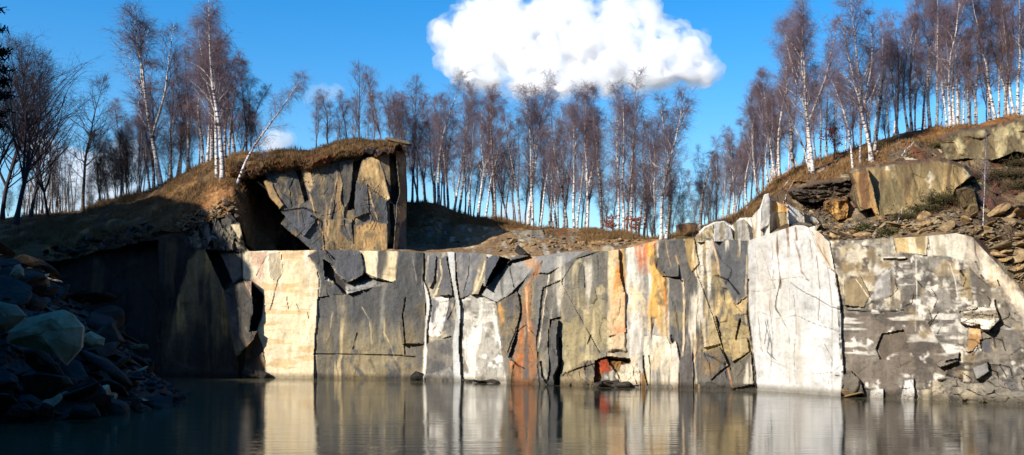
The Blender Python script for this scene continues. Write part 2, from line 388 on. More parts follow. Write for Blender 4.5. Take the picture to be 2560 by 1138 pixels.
# cream slab
cl.feat([(604, 632), (622, 622), (700, 622), (800, 622), (772, 642), (789, 662), (798, 700), (794, 750), (789, 850), (781, 990), (664, 990), (660, 880), (640, 826), (655, 788), (658, 740), (628, 704), (606, 700)], CRM,
        [('ho', (222, 188, 138), 0.32, 2.6), ('st', (244, 236, 214), 0.3, 1.4), ('bl', (224, 200, 160), 0.25, 0.6)], d=-0.2, gx=0.02, rough=0.05, cs=2.5, part=2)
cl.tint([(604, 632), (668, 628), (650, 700), (640, 760), (606, 700)], [('bl', (214, 176, 146), 0.6, 0.9)])
cl.feat([(668, 632), (700, 632), (706, 690), (690, 704), (672, 690)], (214, 196, 160), d=-0.25, gx=0.3)
cl.line([(703, 636), (708, 680), (694, 700), (680, 760), (676, 775)], 1.6, (110, 96, 80), 0.12)
cl.line([(640, 690), (655, 660), (668, 640)], 1.5, (160, 136, 110), 0.1)
cl.line([(716, 740), (722, 775)], 1.2, (130, 115, 95), 0.08); cl.line([(742, 760), (750, 780)], 1.2, (130, 115, 95), 0.08); cl.line([(770, 780), (774, 800)], 1.2, (130, 115, 95), 0.08)
# blue-grey wall
cl.feat([(795, 742), (866, 735), (982, 704), (1050, 700), (1064, 760), (1060, 860), (1055, 990), (780, 990), (786, 880), (793, 800)], (101, 100, 98),
        [('st', (140, 136, 126), 0.22, 1.1), ('gr', (160, 145, 112), 745, 880), ('st', (112, 108, 100), 0.28, 0.9), ('bl', (92, 94, 98), 0.20, 0.8), ('st', (206, 184, 140), 0.16, 2.0)], d=0.0, rough=0.1, cs=1.8, asp=2.2, part=3)
cl.feat([(984, 705), (995, 622), (1062, 626), (1056, 700), (1066, 770), (1060, 860), (1004, 860), (990, 760)], (98, 97, 95), [('st', (128, 124, 114), 0.2, 1.2), ('gr', (164, 144, 104), 760, 900)], d=-0.35, gx=0.12, rough=0.08, cs=1.8, part=3)
cl.feat([(765, 640), (808, 622), (832, 655), (812, 700), (862, 712), (866, 736), (796, 744), (800, 700), (789, 662)], (92, 92, 94), [('bl', (116, 112, 104), 0.3, 1.0)], d=-0.15, gx=0.1, rough=0.1, part=3)
cl.feat([(808, 622), (890, 622), (905, 640), (870, 660), (838, 650)], (100, 100, 102), d=0.3, rough=0.05, part=3)
cl.feat([(828, 654), (900, 634), (909, 668), (906, 690), (868, 706), (846, 690)], (108, 108, 110), [('bl', (124, 122, 118), 0.3, 1)], d=-0.45, gx=0.25, part=3)
cl.feat([(808, 650), (826, 660), (848, 692), (868, 712), (866, 738), (856, 732), (834, 704), (812, 690)], (60, 58, 56), d=0.55, part=3)
cl.feat([(892, 622), (996, 622), (990, 700), (980, 706), (926, 690), (908, 678), (904, 640)], (232, 212, 172), [('ho', (206, 182, 140), 0.3, 2.0), ('st', (244, 230, 196), 0.3, 1.4)], d=-0.1, gx=-0.05, rough=0.03, part=3)
cl.feat([(862, 712), (912, 684), (928, 694), (980, 706), (870, 736)], (150, 148, 142), [('ho', (110, 108, 104), 0.4, 4.0)], d=0.25, gz=0.9, rough=0.2, cs=0.5, asp=0.4, part=3)
cl.line([(785, 885), (880, 886), (1000, 889), (1040, 893)], 2.0, (46, 40, 36), 0.35, warp=False)
cl.line([(832, 780), (826, 830), (818, 850)], 1.8, (190, 166, 120)); cl.line([(905, 770), (925, 800), (930, 860)], 2.0, (196, 178, 138)); cl.line([(960, 830), (975, 860), (985, 890)], 2.2, (204, 182, 134))
cl.line([(1015, 745), (1006, 790), (1012, 850), (1012, 888)], 2.4, (50, 48, 46), 0.3); cl.line([(1032, 640), (1040, 700), (1050, 735)], 2.0, (160, 150, 130))
cl.line([(893, 835), (884, 870)], 3.0, (80, 80, 78), 0.15); cl.line([(870, 900), (900, 930), (910, 945)], 8, (96, 98, 104)); cl.line([(988, 905), (1000, 930)], 6, (92, 92, 92)); cl.line([(925, 900), (935, 925)], 5, (112, 106, 92))
# broken face with white
cl.feat([(1058, 622), (1122, 622), (1140, 750), (1134, 990), (1054, 990), (1064, 800)], (128, 124, 116), [('ce', (96, 96, 98), 0.4, 0.8), ('bl', (176, 164, 138), 0.25, 1.2)], rough=0.25, cs=0.9, part=4)
cl.feat([(1066, 640), (1090, 640), (1084, 700), (1072, 720)], (110, 110, 112), d=-0.3, gx=0.3); cl.feat([(1094, 650), (1116, 640), (1128, 700), (1132, 740), (1100, 742), (1092, 700)], (104, 104, 106), [('bl', (124, 120, 112), 0.3, 1)], d=-0.45, gx=0.2)
cl.feat([(1068, 742), (1124, 738), (1116, 800), (1104, 842), (1084, 846), (1066, 838)], (206, 200, 190), [('bl', (130, 128, 124), 0.45, 1.6), ('ce', (232, 224, 206), 0.3, 0.4)], rough=0.15, cs=0.4)
cl.feat([(1078, 760), (1092, 770), (1086, 812), (1076, 806)], (112, 112, 114)); cl.feat([(1084, 822), (1096, 812), (1098, 840), (1082, 842)], (244, 238, 226))
cl.feat([(1056, 700), (1068, 720), (1076, 760), (1066, 840), (1068, 900), (1062, 990), (1052, 990), (1060, 850), (1066, 770)], (222, 220, 210), d=-0.2, gx=-0.1)
cl.feat([(1066, 860), (1130, 840), (1134, 920), (1080, 940), (1064, 930)], (132, 126, 116), [('bl', (100, 98, 96), 0.4, 1.3)], d=-0.1, gx=0.3); cl.feat([(1060, 936), (1134, 914), (1134, 1000), (1050, 1000)], (116, 116, 116), [('bl', (150, 144, 134), 0.4, 1.5)], d=-0.6, gx=0.2, rough=0.2)
cl.line([(1100, 650), (1104, 690), (1090, 735)], 3, (222, 200, 160), -0.1); cl.line([(1070, 640), (1062, 700)], 2.5, (200, 190, 165)); cl.line([(1094, 720), (1084, 742)], 3, (220, 200, 160)); cl.line([(1120, 800), (1134, 770), (1138, 750)], 2.5, (70, 62, 54), 0.2)
cl.feat([(1138, 622), (1206, 622), (1200, 700), (1182, 736), (1150, 750)], (116, 116, 118), [('bl', (138, 134, 128), 0.35, 1.0)], d=-0.1, gx=0.2, rough=0.06, part=4)
cl.line([(1175, 640), (1172, 690), (1160, 730)], 1.5, (90, 88, 88), 0.12)
cl.feat([(1148, 748), (1180, 734), (1216, 742), (1238, 748), (1252, 860), (1272, 990), (1150, 990), (1156, 880)], (172, 168, 158), [('st', (226, 222, 212), 0.45, 2.2), ('bl', (136, 130, 120), 0.32, 1.8), ('ho', (214, 208, 196), 0.25, 2.2), ('bl', (236, 232, 224), 0.14, 2.4)], rough=0.07, cs=0.7, part=4)
cl.feat([(1196, 660), (1216, 640), (1226, 660), (1196, 736), (1178, 738)], (150, 138, 116), [('bl', (196, 178, 140), 0.3, 1.4)], d=-0.5, gx=0.1, part=4)
cl.line([(1214, 652), (1200, 700), (1184, 734)], 3, (228, 208, 168))
cl.feat([(1214, 650), (1238, 632), (1252, 642), (1244, 662), (1216, 720), (1208, 716)], (92, 94, 98), d=-0.9, gx=0.35, part=4)
cl.feat([(1252, 641), (1276, 648), (1252, 678), (1212, 722), (1218, 700), (1240, 664)], (50, 48, 48), d=1.3, gx=1.2, part=4)  # side turned from the sun, its shade painted in
cl.feat([(1116, 620), (1138, 620), (1141, 700), (1150, 770), (1148, 850), (1154, 990), (1132, 990), (1132, 850), (1141, 770), (1128, 690)], (190, 192, 190), [('st', (176, 174, 166), 0.3, 2.0)], d=-0.4, gx=0.12, part=10, soft=2)
# grey with orange
cl.feat([(1216, 722), (1276, 648), (1290, 630), (1420, 622), (1520, 622), (1516, 990), (1272, 990), (1252, 860), (1238, 748), (1190, 740)], (132, 126, 114), [('bl', (106, 104, 100), 0.4, 0.9), ('bl', (160, 144, 112), 0.3, 0.8)], rough=0.12, cs=1.4, part=5)
cl.feat([(1200, 738), (1276, 650), (1340, 638), (1352, 650), (1310, 700), (1270, 740), (1240, 756)], (150, 148, 142), [('bl', (134, 130, 124), 0.3, 0.7), ('ho', (162, 160, 154), 0.3, 1.4)], d=0.0, gx=-0.1, gz=0.35, rough=0.05, part=5)
cl.feat([(1340, 640), (1400, 624), (1470, 626), (1410, 664), (1370, 684), (1352, 684), (1330, 690)], (142, 140, 136), [('ho', (124, 122, 118), 0.3, 1.5)], d=0.1, gz=0.5, rough=0.05, part=5)
cl.line([(1272, 640), (1276, 680), (1284, 720)], 2, (80, 76, 72), 0.2)
cl.feat([(1242, 756), (1292, 730), (1302, 780), (1290, 830), (1272, 890), (1256, 870)], (142, 126, 98), [('bl', (112, 106, 96), 0.4, 1), ('bl', (196, 150, 90), 0.18, 1.2)], d=-0.3, gx=0.15, rough=0.2); cl.feat([(1270, 900), (1302, 905), (1322, 990), (1276, 990)], (200, 136, 84), [('bl', (146, 120, 90), 0.4, 1)], d=-0.2, gx=0.1)
cl.feat([(1338, 690), (1374, 684), (1372, 720), (1350, 860), (1344, 830), (1330, 760)], (128, 124, 116), d=-0.05, gx=0.1); cl.feat([(1356, 720), (1400, 700), (1404, 800), (1376, 796), (1352, 880), (1350, 990), (1340, 860)], (122, 118, 110), [('bl', (100, 98, 94), 0.35, 1)], d=0.1, rough=0.15)
cl.feat([(1342, 655), (1356, 650), (1348, 690), (1330, 712), (1332, 790), (1342, 840), (1348, 900), (1338, 960), (1346, 990), (1280, 990), (1276, 920), (1288, 850), (1302, 800), (1306, 720)], (176, 128, 88), [('st', (204, 118, 60), 0.5, 1.6), ('st', (226, 186, 140), 0.16, 2.4), ('bl', (160, 118, 82), 0.25, 1.2), ('gr', (170, 120, 84), 900, 960)], d=-0.05, gx=0.05, rough=0.1, part=5, soft=13)
cl.tint([(1290, 650), (1345, 640), (1320, 720), (1270, 760)], [('bl', (190, 150, 110), 0.3, 1.0)])
cl.line([(1316, 720), (1318, 800), (1322, 828)], 3, (234, 178, 130)); cl.line([(1292, 830), (1316, 812), (1340, 842)], 1.6, (90, 70, 54), 0.12); cl.line([(1272, 892), (1296, 915), (1312, 922)], 2.4, (70, 62, 54), 0.25); cl.line([(1290, 766), (1302, 780), (1298, 800), (1270, 880)], 1.8, (60, 54, 50), 0.2)
cl.line([(1374, 684), (1366, 730), (1346, 870)], 2.6, (226, 208, 178), -0.06)
cl.feat([(1404, 700), (1440, 650), (1520, 622), (1521, 870), (1498, 900), (1440, 930), (1404, 950), (1402, 800)], (120, 116, 106), [('gr', (164, 150, 114), 700, 790), ('bl', (128, 122, 108), 0.35, 1.2), ('bl', (186, 172, 136), 0.22, 1.4), ('st', (190, 174, 134), 0.2, 1.6)], rough=0.14, cs=1.0, asp=1.2, part=6)
cl.feat([(1400, 940), (1460, 900), (1498, 900), (1500, 990), (1396, 990)], (160, 144, 112), [('bl', (120, 112, 98), 0.5, 1.3)], d=-0.2, rough=0.35, cs=0.6)
cl.feat([(1374, 796), (1396, 798), (1390, 870), (1398, 920), (1384, 966), (1366, 966), (1372, 860)], (104, 102, 98), d=-0.5, gx=0.3, rough=0.1, part=5)
cl.line([(1400, 796), (1378, 800), (1374, 830), (1372, 880), (1374, 930), (1368, 958)], 3.6, (60, 56, 52), 0.8); cl.line([(1400, 846), (1402, 890), (1400, 920), (1392, 940), (1396, 966)], 5, (60, 56, 52), 0.9, w2=9)
cl.line([(1352, 905), (1356, 940), (1370, 964)], 3, (40, 38, 36), 0.6)
cl.line([(1400, 697), (1444, 780), (1500, 876)], 1.5, (200, 186, 150), -0.05, warp=False); cl.line([(1402, 702), (1446, 785), (1500, 882)], 1.2, (60, 54, 48), 0.15, warp=False)
cl.line([(1462, 670), (1464, 720)], 2, (80, 78, 74), 0.15); cl.line([(1495, 640), (1496, 700)], 1.5, (90, 86, 80), 0.1); cl.line([(1478, 840), (1470, 860)], 2.5, (70, 66, 60), 0.2); cl.line([(1408, 940), (1430, 928), (1460, 916), (1496, 908)], 2.6, (60, 56, 50), 0.3)
# cream / orange columns
cl.feat([(1518, 622), (1562, 618), (1568, 700), (1566, 780), (1570, 880), (1518, 880), (1516, 780)], (220, 194, 150), [('st', (222, 150, 70), 0.45, 2.4), ('bl', (176, 160, 130), 0.35, 1.2), ('gr', (200, 180, 146), 740, 860), ('bl', (160, 130, 96), 0.2, 1.6)], soft=10, d=-0.25, gx=0.15, rough=0.08, cs=0.8, part=7)
cl.feat([(1546, 622), (1563, 618), (1564, 740), (1552, 700)], (120, 108, 92), [('st', (196, 150, 92), 0.35, 2.5)], d=0.1); cl.feat([(1528, 760), (1562, 730), (1568, 830), (1520, 840)], (218, 184, 138), [('bl', (226, 152, 104), 0.3, 1.2)], d=-0.3, gx=0.2, rough=0.1)
cl.feat([(1564, 616), (1600, 612), (1618, 622), (1640, 700), (1660, 820), (1690, 900), (1700, 990), (1572, 990), (1566, 880), (1562, 760)], (186, 178, 164), [('st', (226, 220, 206), 0.4, 2.4), ('st', (148, 142, 132), 0.28, 2.0), ('bl', (216, 196, 160), 0.2, 1.0)], d=-0.05, rough=0.07, cs=0.9, part=7)
cl.tint([(1586, 612), (1642, 600), (1640, 680), (1600, 690)], [('st', (220, 130, 80), 0.55, 2.6)])
cl.feat([(1610, 606), (1644, 600), (1648, 668), (1668, 700), (1673, 800), (1670, 850), (1656, 852), (1636, 800), (1628, 860), (1618, 780), (1624, 690)], (228, 176, 92), [('st', (216, 136, 50), 0.42, 2.2), ('st', (240, 222, 180), 0.2, 2.2), ('gr', (222, 196, 150), 780, 860), ('bl', (170, 140, 96), 0.18, 1.6)], soft=11, d=-0.15, gx=0.15, rough=0.05, part=7)
cl.tint([(1600, 840), (1670, 840), (1690, 960), (1600, 960)], [('st', (232, 220, 192), 0.5, 2.0), ('st', (180, 140, 84), 0.25, 2.0)])
cl.feat([(1488, 902), (1518, 890), (1532, 926), (1508, 936), (1500, 962), (1486, 960)], (160, 66, 34), [('bl', (196, 100, 48), 0.3, 1.4), ('bl', (110, 50, 30), 0.3, 1.6)], d=0.2, rough=0.2, part=7); cl.feat([(1516, 890), (1574, 896), (1580, 915), (1540, 930), (1528, 915)], (150, 112, 62), [('bl', (70, 52, 36), 0.45, 2.0)], d=0.5, rough=0.4, cs=0.4, part=7)
cl.feat([(1552, 912), (1590, 905), (1606, 960), (1560, 966), (1536, 940)], (222, 206, 176), [('bl', (150, 132, 104), 0.3, 1.6)], d=-0.1, rough=0.3, cs=0.5, part=7)
cl.feat([(1600, 930), (1616, 940), (1614, 975), (1600, 975)], (160, 118, 62)); cl.line([(1610, 890), (1608, 920), (1618, 960)], 3, (90, 74, 50), 0.3); cl.line([(1624, 890), (1626, 960)], 2, (110, 90, 60), 0.15)
cl.line([(1496, 900), (1520, 895), (1560, 902)], 2.4, (40, 34, 30), 0.4)
# grey column with veins
cl.feat([(1644, 598), (1712, 596), (1722, 650), (1748, 700), (1760, 800), (1760, 990), (1690, 990), (1684, 880), (1672, 850), (1674, 700), (1652, 668)], (116, 112, 106), [('bl', (98, 96, 94), 0.4, 0.9), ('bl', (146, 134, 108), 0.25, 1.0)], d=-0.1, gx=0.1, rough=0.12, cs=1.2, asp=2.2, part=8)
cl.feat([(1656, 676), (1696, 660), (1698, 690), (1674, 694)], (100, 96, 92), d=-0.3, gz=0.3); cl.line([(1658, 692), (1700, 696), (1708, 704)], 2, (40, 38, 36), 0.4)
cl.line([(1664, 600), (1672, 650), (1676, 664)], 2.5, (196, 158, 112)); cl.line([(1708, 700), (1712, 760), (1710, 860), (1706, 900)], 4.2, (232, 204, 164), -0.1); cl.line([(1690, 640), (1696, 660)], 3, (200, 160, 100))
cl.line([(1744, 740), (1738, 800), (1740, 860), (1734, 940)], 5.5, (230, 196, 156), -0.08); cl.line([(1752, 850), (1748, 970)], 3.6, (210, 176, 136)); cl.line([(1680, 840), (1684, 858)], 4, (40, 38, 36), 0.5)
cl.feat([(1676, 862), (1690, 850), (1700, 900), (1698, 990), (1676, 960)], (228, 216, 196), d=-0.3, gx=0.2); cl.feat([(1700, 890), (1732, 880), (1736, 990), (1700, 990)], (112, 106, 102), d=-0.25, gx=0.2)
# mottled tan
cl.feat([(1710, 594), (1760, 590), (1872, 600), (1868, 700), (1876, 820), (1890, 990), (1756, 990), (1756, 800), (1744, 700), (1722, 650)], (176, 156, 112), [('bl', (200, 172, 120), 0.3, 1.1), ('ce', (104, 102, 98), 0.2, 0.6), ('bl', (112, 108, 100), 0.4, 1.2), ('bl', (150, 136, 106), 0.3, 2.0)], rough=0.15, cs=0.7, asp=1.0, part=11)
cl.feat([(1760, 590), (1872, 600), (1868, 740), (1840, 760), (1800, 690), (1780, 640)], (106, 106, 106), [('bl', (126, 122, 114), 0.3, 1), ('st', (150, 130, 100), 0.18, 1.5)], d=-0.05, rough=0.14, cs=1.0, part=11)
cl.feat([(1712, 594), (1736, 594), (1748, 660), (1730, 680), (1718, 650)], (178, 150, 98), [('st', (204, 170, 110), 0.4, 2), ('bl', (120, 106, 84), 0.3, 1.4)], d=-0.1)
cl.line([(1738, 594), (1734, 640), (1742, 690), (1760, 720)], 3.6, (230, 206, 166)); cl.line([(1748, 596), (1750, 640), (1746, 660)], 3, (160, 140, 100)); cl.line([(1780, 600), (1794, 650), (1798, 690)], 4, (214, 180, 138)); cl.line([(1848, 604), (1846, 640)], 4, (166, 130, 90))
cl.feat([(1756, 880), (1800, 870), (1830, 930), (1884, 890), (1890, 990), (1752, 990)], (110, 106, 100), [('bl', (140, 120, 90), 0.25, 1.2)], d=-0.3, gx=0.1, rough=0.2, cs=0.9); cl.feat([(1830, 915), (1876, 880), (1886, 960), (1830, 975)], (132, 124, 108), d=-0.4, gx=0.1, rough=0.1)
cl.feat([(1752, 795), (1790, 790), (1804, 860), (1760, 870)], (190, 168, 124), [('bl', (160, 140, 100), 0.3, 1.2)], d=-0.2, gx=0.1, rough=0.12); cl.feat([(1820, 850), (1866, 845), (1872, 880), (1830, 905)], (184, 162, 116), d=-0.2, rough=0.15)
cl.line([(1744, 694), (1780, 790), (1818, 914)], 1.6, (214, 190, 140), -0.05, warp=False); cl.line([(1747, 694), (1783, 790), (1821, 914)], 1.4, (56, 50, 44), 0.2, warp=False); cl.line([(1820, 916), (1800, 930), (1780, 950)], 3, (40, 38, 36), 0.4); cl.line([(1818, 916), (1832, 970)], 3, (196, 150, 110))
cl.line([(1868, 640), (1866, 700), (1862, 780), (1872, 860), (1884, 960)], 3, (190, 170, 140)); cl.line([(1850, 800), (1840, 850)], 3, (70, 66, 62), 0.3); cl.line([(1790, 690), (1820, 700), (1850, 735)], 2.5, (60, 58, 56), 0.25)
# white slab
cl.feat([(1871, 590), (1990, 555), (2012, 555), (2046, 574), (2074, 606), (2088, 680), (2104, 790), (2113, 900), (2099, 1010), (1894, 1010), (1882, 900), (1876, 820), (1868, 740)], (198, 196, 190), [('st', (184, 179, 170), 0.25, 1.3), ('bl', (208, 206, 201), 0.4, 0.5), ('st', (174, 166, 152), 0.12, 2.4), ('bl', (180, 176, 168), 0.12, 1.4)], d=-0.35, gx=0.03, rough=0.04, cs=2.5, part=9)
cl.feat([(2012, 552), (2046, 574), (2074, 606), (2088, 680), (2060, 660), (2040, 610)], (202, 192, 176), [('st', (184, 162, 134), 0.3, 2)], d=-0.3, gx=0.35, part=9)
for pts, w, c, dd in [([(1942, 585), (1944, 640), (1950, 690), (1952, 720)], 2.6, (150, 112, 72), .04), ([(1968, 570), (1970, 600), (1970, 640)], 4.0, (160, 118, 76), .03), ([(1984, 600), (1998, 640), (2004, 680), (2022, 700)], 3.2, (150, 110, 70), .04), ([(1952, 700), (1944, 740), (1940, 765), (1942, 775), (1955, 800), (1970, 825), (1973, 860)], 1.5, (110, 96, 84), .12),
                      ([(1975, 705), (2010, 730), (2040, 745), (2080, 770), (2104, 775)], 1.3, (160, 140, 116), .05), ([(1905, 625), (1930, 700), (1940, 720), (1900, 730), (1880, 728)], 1.0, (186, 166, 140), .03), ([(2060, 620), (2075, 700), (2080, 780), (2078, 980)], 1.6, (196, 186, 170), .03), ([(2030, 580), (2060, 640), (2085, 680)], 1.6, (190, 150, 110), .03), ([(1912, 860), (1920, 800), (1928, 860), (1932, 890)], 1.4, (150, 150, 154), .03), ([(1900, 870), (1925, 900), (1980, 925), (2030, 935), (2080, 930), (2100, 915)], 1.0, (176, 160, 144), .03),
                      ([(2050, 790), (2056, 810), (2062, 790)], 1.2, (140, 130, 124), .04), ([(1974, 720), (1974, 960)], 0.9, (204, 196, 184), .02), ([(2025, 600), (2032, 660), (2030, 720)], 1.2, (190, 166, 136), .02),
                      ([(1890, 640), (1900, 720), (1896, 800), (1905, 880)], 1.3, (170, 160, 148), .03), ([(1930, 600), (1934, 680), (1925, 760), (1932, 840), (1926, 930)], 1.1, (176, 164, 150), .03), ([(1985, 740), (1990, 820), (1984, 900), (1990, 960)], 1.2, (172, 164, 152), .03), ([(2042, 640), (2050, 720), (2046, 800)], 1.3, (160, 142, 120), .04), ([(1900, 780), (1940, 800), (1990, 790), (2040, 810), (2100, 830)], 1.1, (172, 162, 148), .04), ([(1880, 680), (1930, 700), (2000, 690), (2070, 720)], 1.0, (176, 160, 138), .03), ([(1912, 800), (1924, 850), (1918, 880), (1940, 900)], 1.6, (140, 138, 138), .04), ([(1990, 600), (1990, 570)], 3, (170, 130, 90), .03), ([(2060, 860), (2080, 900), (2070, 960)], 1.2, (166, 158, 148), .04)]:
    cl.line(pts, w*1.25, tuple(int(v*.82) for v in c), dd)
cl.tint([(1872, 560), (2075, 560), (2115, 1000), (1890, 1000)], [('st', (190, 184, 174), 0.14, 1.8)])
cl.tint([(2080, 640), (2560, 640), (2560, 1000), (2110, 1000)], [('ho', (190, 184, 172), 0.14, 3.0), ('st', (104, 96, 86), 0.22, 1.5), ('bl', (198, 192, 178), 0.14, 2.6), ('bl', (110, 100, 88), 0.2, 2.0)])
cl.tint([(2080, 600), (2560, 600), (2740, 800), (2740, 1030), (2110, 1030)], [('bl', (92, 84, 74), 0.24, 3.5), ('bl', (206, 198, 180), 0.08, 3.5), ('ho', (84, 76, 66), 0.14, 3.5), ('bl', (150, 126, 90), 0.06, 3.0)])
cl.tint([(2110, 780), (2400, 780), (2420, 960), (2110, 980)], [('ho', (212, 206, 194), 0.2, 4.0), ('bl', (78, 70, 64), 0.22, 2.4)])
for q in range(46):                                       # short natural joints over the right face
    a_ = _h(q, 1, 5)*460+2100; b_ = _h(q, 2, 5)*300+660; l_ = 12+30*_h(q, 3, 5); t_ = (_h(q, 4, 5)-.5)*1.6 + (1.57 if _h(q, 6, 5) > .55 else 0)
    cl.line([(a_, b_), (a_+l_*math.cos(t_), b_+l_*math.sin(t_)), (a_+1.7*l_*math.cos(t_+.5), b_+1.7*l_*math.sin(t_+.5))], 1.5, (74, 66, 58), 0.12)
cl.tint([(800, 620), (1120, 620), (1060, 780), (800, 780)], [('st', (76, 76, 76), 0.2, 1.2)])
cl.tint([(1240, 640), (1520, 640), (1520, 950), (1280, 950)], [('st', (196, 188, 170), 0.1, 1.6), ('st', (104, 102, 98), 0.22, 1.6)])
cl.tint([(1560, 600), (1880, 600), (1880, 960), (1600, 960)], [('st', (214, 204, 184), 0.12, 2.6), ('st', (108, 104, 98), 0.16, 2.0)])
cl.line([(1872, 700), (1869, 780), (1876, 830), (1884, 900), (1893, 970)], 2.2, (96, 84, 70), 0.25)
# right wall detail
cl.tint([(2080, 600), (2260, 600), (2250, 760), (2110, 740)], [('bl', (198, 186, 162), 0.32, 1.8), ('bl', (150, 128, 94), 0.16, 1.0)])
cl.feat([(2100, 770), (2300, 780), (2380, 900), (2360, 960), (2250, 990), (2110, 960)], (128, 116, 102), [('bl', (98, 90, 82), 0.45, 1.2), ('ho', (200, 192, 178), 0.22, 2.4), ('bl', (216, 210, 198), 0.14, 2.4), ('bl', (142, 134, 120), 0.3, 1.8)], rough=0.08, cs=0.9, asp=0.7, part=0)
cl.tint([(2280, 620), (2420, 640), (2440, 850), (2260, 850)], [('bl', (146, 140, 130), 0.35, 1.6), ('bl', (212, 204, 190), 0.2, 2.2), ('bl', (150, 130, 94), 0.12, 1.3)])
cl.feat([(2190, 690), (2230, 670), (2226, 740), (2170, 765), (2150, 775), (2180, 740)], (186, 180, 172), [('bl', (150, 144, 136), 0.3, 1.5)], soft=9, d=-0.1, gx=0.08); cl.feat([(2205, 835), (2260, 825), (2270, 870), (2200, 900), (2190, 870)], (110, 98, 84), d=0.2, rough=0.1)
cl.feat([(2110, 700), (2150, 690), (2175, 740), (2160, 770), (2110, 765)], (150, 132, 100), d=-0.15, gx=0.15); cl.line([(2140, 700), (2168, 740), (2178, 752)], 3, (226, 208, 180), -0.1); cl.line([(2210, 650), (2250, 652), (2268, 648)], 3.5, (70, 60, 50), 0.3); cl.line([(2212, 645), (2262, 645)], 3, (224, 212, 190), -0.25)
cl.feat([(2230, 590), (2320, 584), (2316, 640), (2240, 630)], (198, 172, 122), [('bl', (150, 130, 92), 0.35, 1.4), ('st', (224, 210, 180), 0.25, 1.8)], rough=0.15, cs=0.8)
cl.feat([(2316, 582), (2396, 578), (2420, 590), (2412, 650), (2330, 640)], (206, 198, 180), [('st', (238, 234, 222), 0.5, 2.2), ('st', (170, 160, 140), 0.3, 2.2)], rough=0.06)
cl.feat([(2392, 576), (2436, 586), (2462, 622), (2508, 668), (2570, 736), (2720, 800), (2720, 900), (2566, 890), (2540, 810), (2500, 740), (2440, 690), (2404, 640)], (228, 208, 180), [('st', (240, 228, 206), 0.4, 1.6), ('st', (196, 160, 120), 0.3, 2.2), ('bl', (150, 134, 112), 0.24, 1.6), ('bl', (176, 166, 150), 0.3, 1.1)], d=-0.2, gx=0.05, gz=0.1, rough=0.2, cs=0.9, asp=2.0, soft=26)
for a, b in [((2402, 677), (2410, 690)), ((2452, 690), (2458, 698)), ((2494, 700), (2500, 716)), ((2488, 752), (2496, 790)), ((2440, 655), (2448, 676))]: cl.line([a, b], 3, (60, 48, 40), 0.25)
cl.feat([(2400, 780), (2420, 764), (2490, 770), (2500, 800), (2470, 830), (2400, 810)], (224, 214, 196), [('ho', (150, 136, 116), 0.3, 2.6)], d=-0.4, rough=0.35, cs=0.5, asp=0.5); cl.line([(2400, 780), (2440, 774), (2444, 770)], 2.5, (50, 42, 36), 0.3)
cl.feat([(2420, 820), (2450, 812), (2456, 850), (2430, 880), (2416, 880)], (206, 172, 124), [('bl', (170, 130, 84), 0.3, 1.4)], d=-0.1, gx=0.2, rough=0.1); cl.feat([(2450, 850), (2480, 846), (2482, 880), (2456, 880)], (96, 94, 96), d=0.1)
cl.feat([(2430, 920), (2470, 905), (2474, 930), (2440, 950)], (152, 148, 142), d=-0.4, gx=0.25); cl.feat([(2340, 910), (2400, 880), (2396, 905), (2350, 920)], (128, 120, 108), d=-0.3, gz=0.4); cl.line([(2366, 906), (2394, 900)], 2.6, (30, 26, 22), 0.35)
cl.feat([(2330, 950), (2370, 940), (2420, 960), (2600, 930), (2720, 960), (2720, 1040), (2330, 1040)], (140, 132, 118), [('bl', (176, 164, 142), 0.3, 1.4), ('ce', (104, 100, 96), 0.3, 0.5)], d=-0.2, gz=0.2, rough=0.3, cs=0.45, asp=0.8)
cl.feat([(2175, 975), (2210, 972), (2208, 1010), (2170, 1010)], (232, 228, 222), d=-0.2, rough=0.2, cs=0.3); cl.feat([(2260, 950), (2284, 948), (2290, 1010), (2250, 1010)], (230, 226, 220), d=-0.2, rough=0.2, cs=0.3)
cl.feat([(2104, 940), (2128, 930), (2150, 950), (2160, 985), (2110, 985)], (120, 112, 98), d=-0.5, gx=0.3, rough=0.15)
cl.line([(2290, 640), (2292, 760), (2288, 830)], 2, (206, 198, 180)); cl.line([(2230, 680), (2232, 760)], 7, (112, 98, 78)); cl.line([(2376, 660), (2388, 700), (2394, 740)], 2.4, (206, 200, 190)); cl.line([(2100, 776), (2200, 783), (2260, 776)], 1.6, (80, 70, 60), 0.2)
cl.weather()
pale = cl.part == 9
cl.U[:] = 0.10*fbm(cl.X*1.3, cl.X*0, 801, 4)*(cl.K > 0)*sstep(6, 12, cl.Z)
cliff = bpy.data.objects.new('quarry_cliff', None); COL.objects.link(cliff); cliff.location = (0, 0, 0)
tag(cliff, 'sheer quarry cliff of cream, grey, orange and white rock rising straight from the water', 'cliff')
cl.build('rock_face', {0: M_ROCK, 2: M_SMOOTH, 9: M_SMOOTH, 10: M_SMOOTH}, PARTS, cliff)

# ------------------------------------------------------------------ the outcrop block standing on the bench
OT = [(560, 456), (600, 441), (650, 420), (700, 412), (750, 405), (800, 395), (850, 385), (900, 377), (950, 372), (1004, 368), (1014, 388), (1019, 398)]
OB = [(560, 640), (1019, 634)]
def oD(x): return 76.5 if x < 985 else 76.5+(x-985)*0.02
oxs = [560, 600, 650, 700, 750, 800, 850, 900, 950, 985, 1004, 1010, 1014, 1019]
oc = Patch([[(x, float(np.interp(x, *zip(*OT)))-2 + (0 if x < 1010 else 0), oD(x)+(6 if x < 1004 else 0)) for x in oxs],
            [(x, float(np.interp(x, *zip(*OT))), oD(x)) for x in oxs],
            [(x, 540, oD(x)-0.3) for x in oxs], [(x, 650, oD(x)-0.5) for x in oxs]], [4, 60, 50], 560, 1016, 1.6, keep=[0, 1, 1, 1])
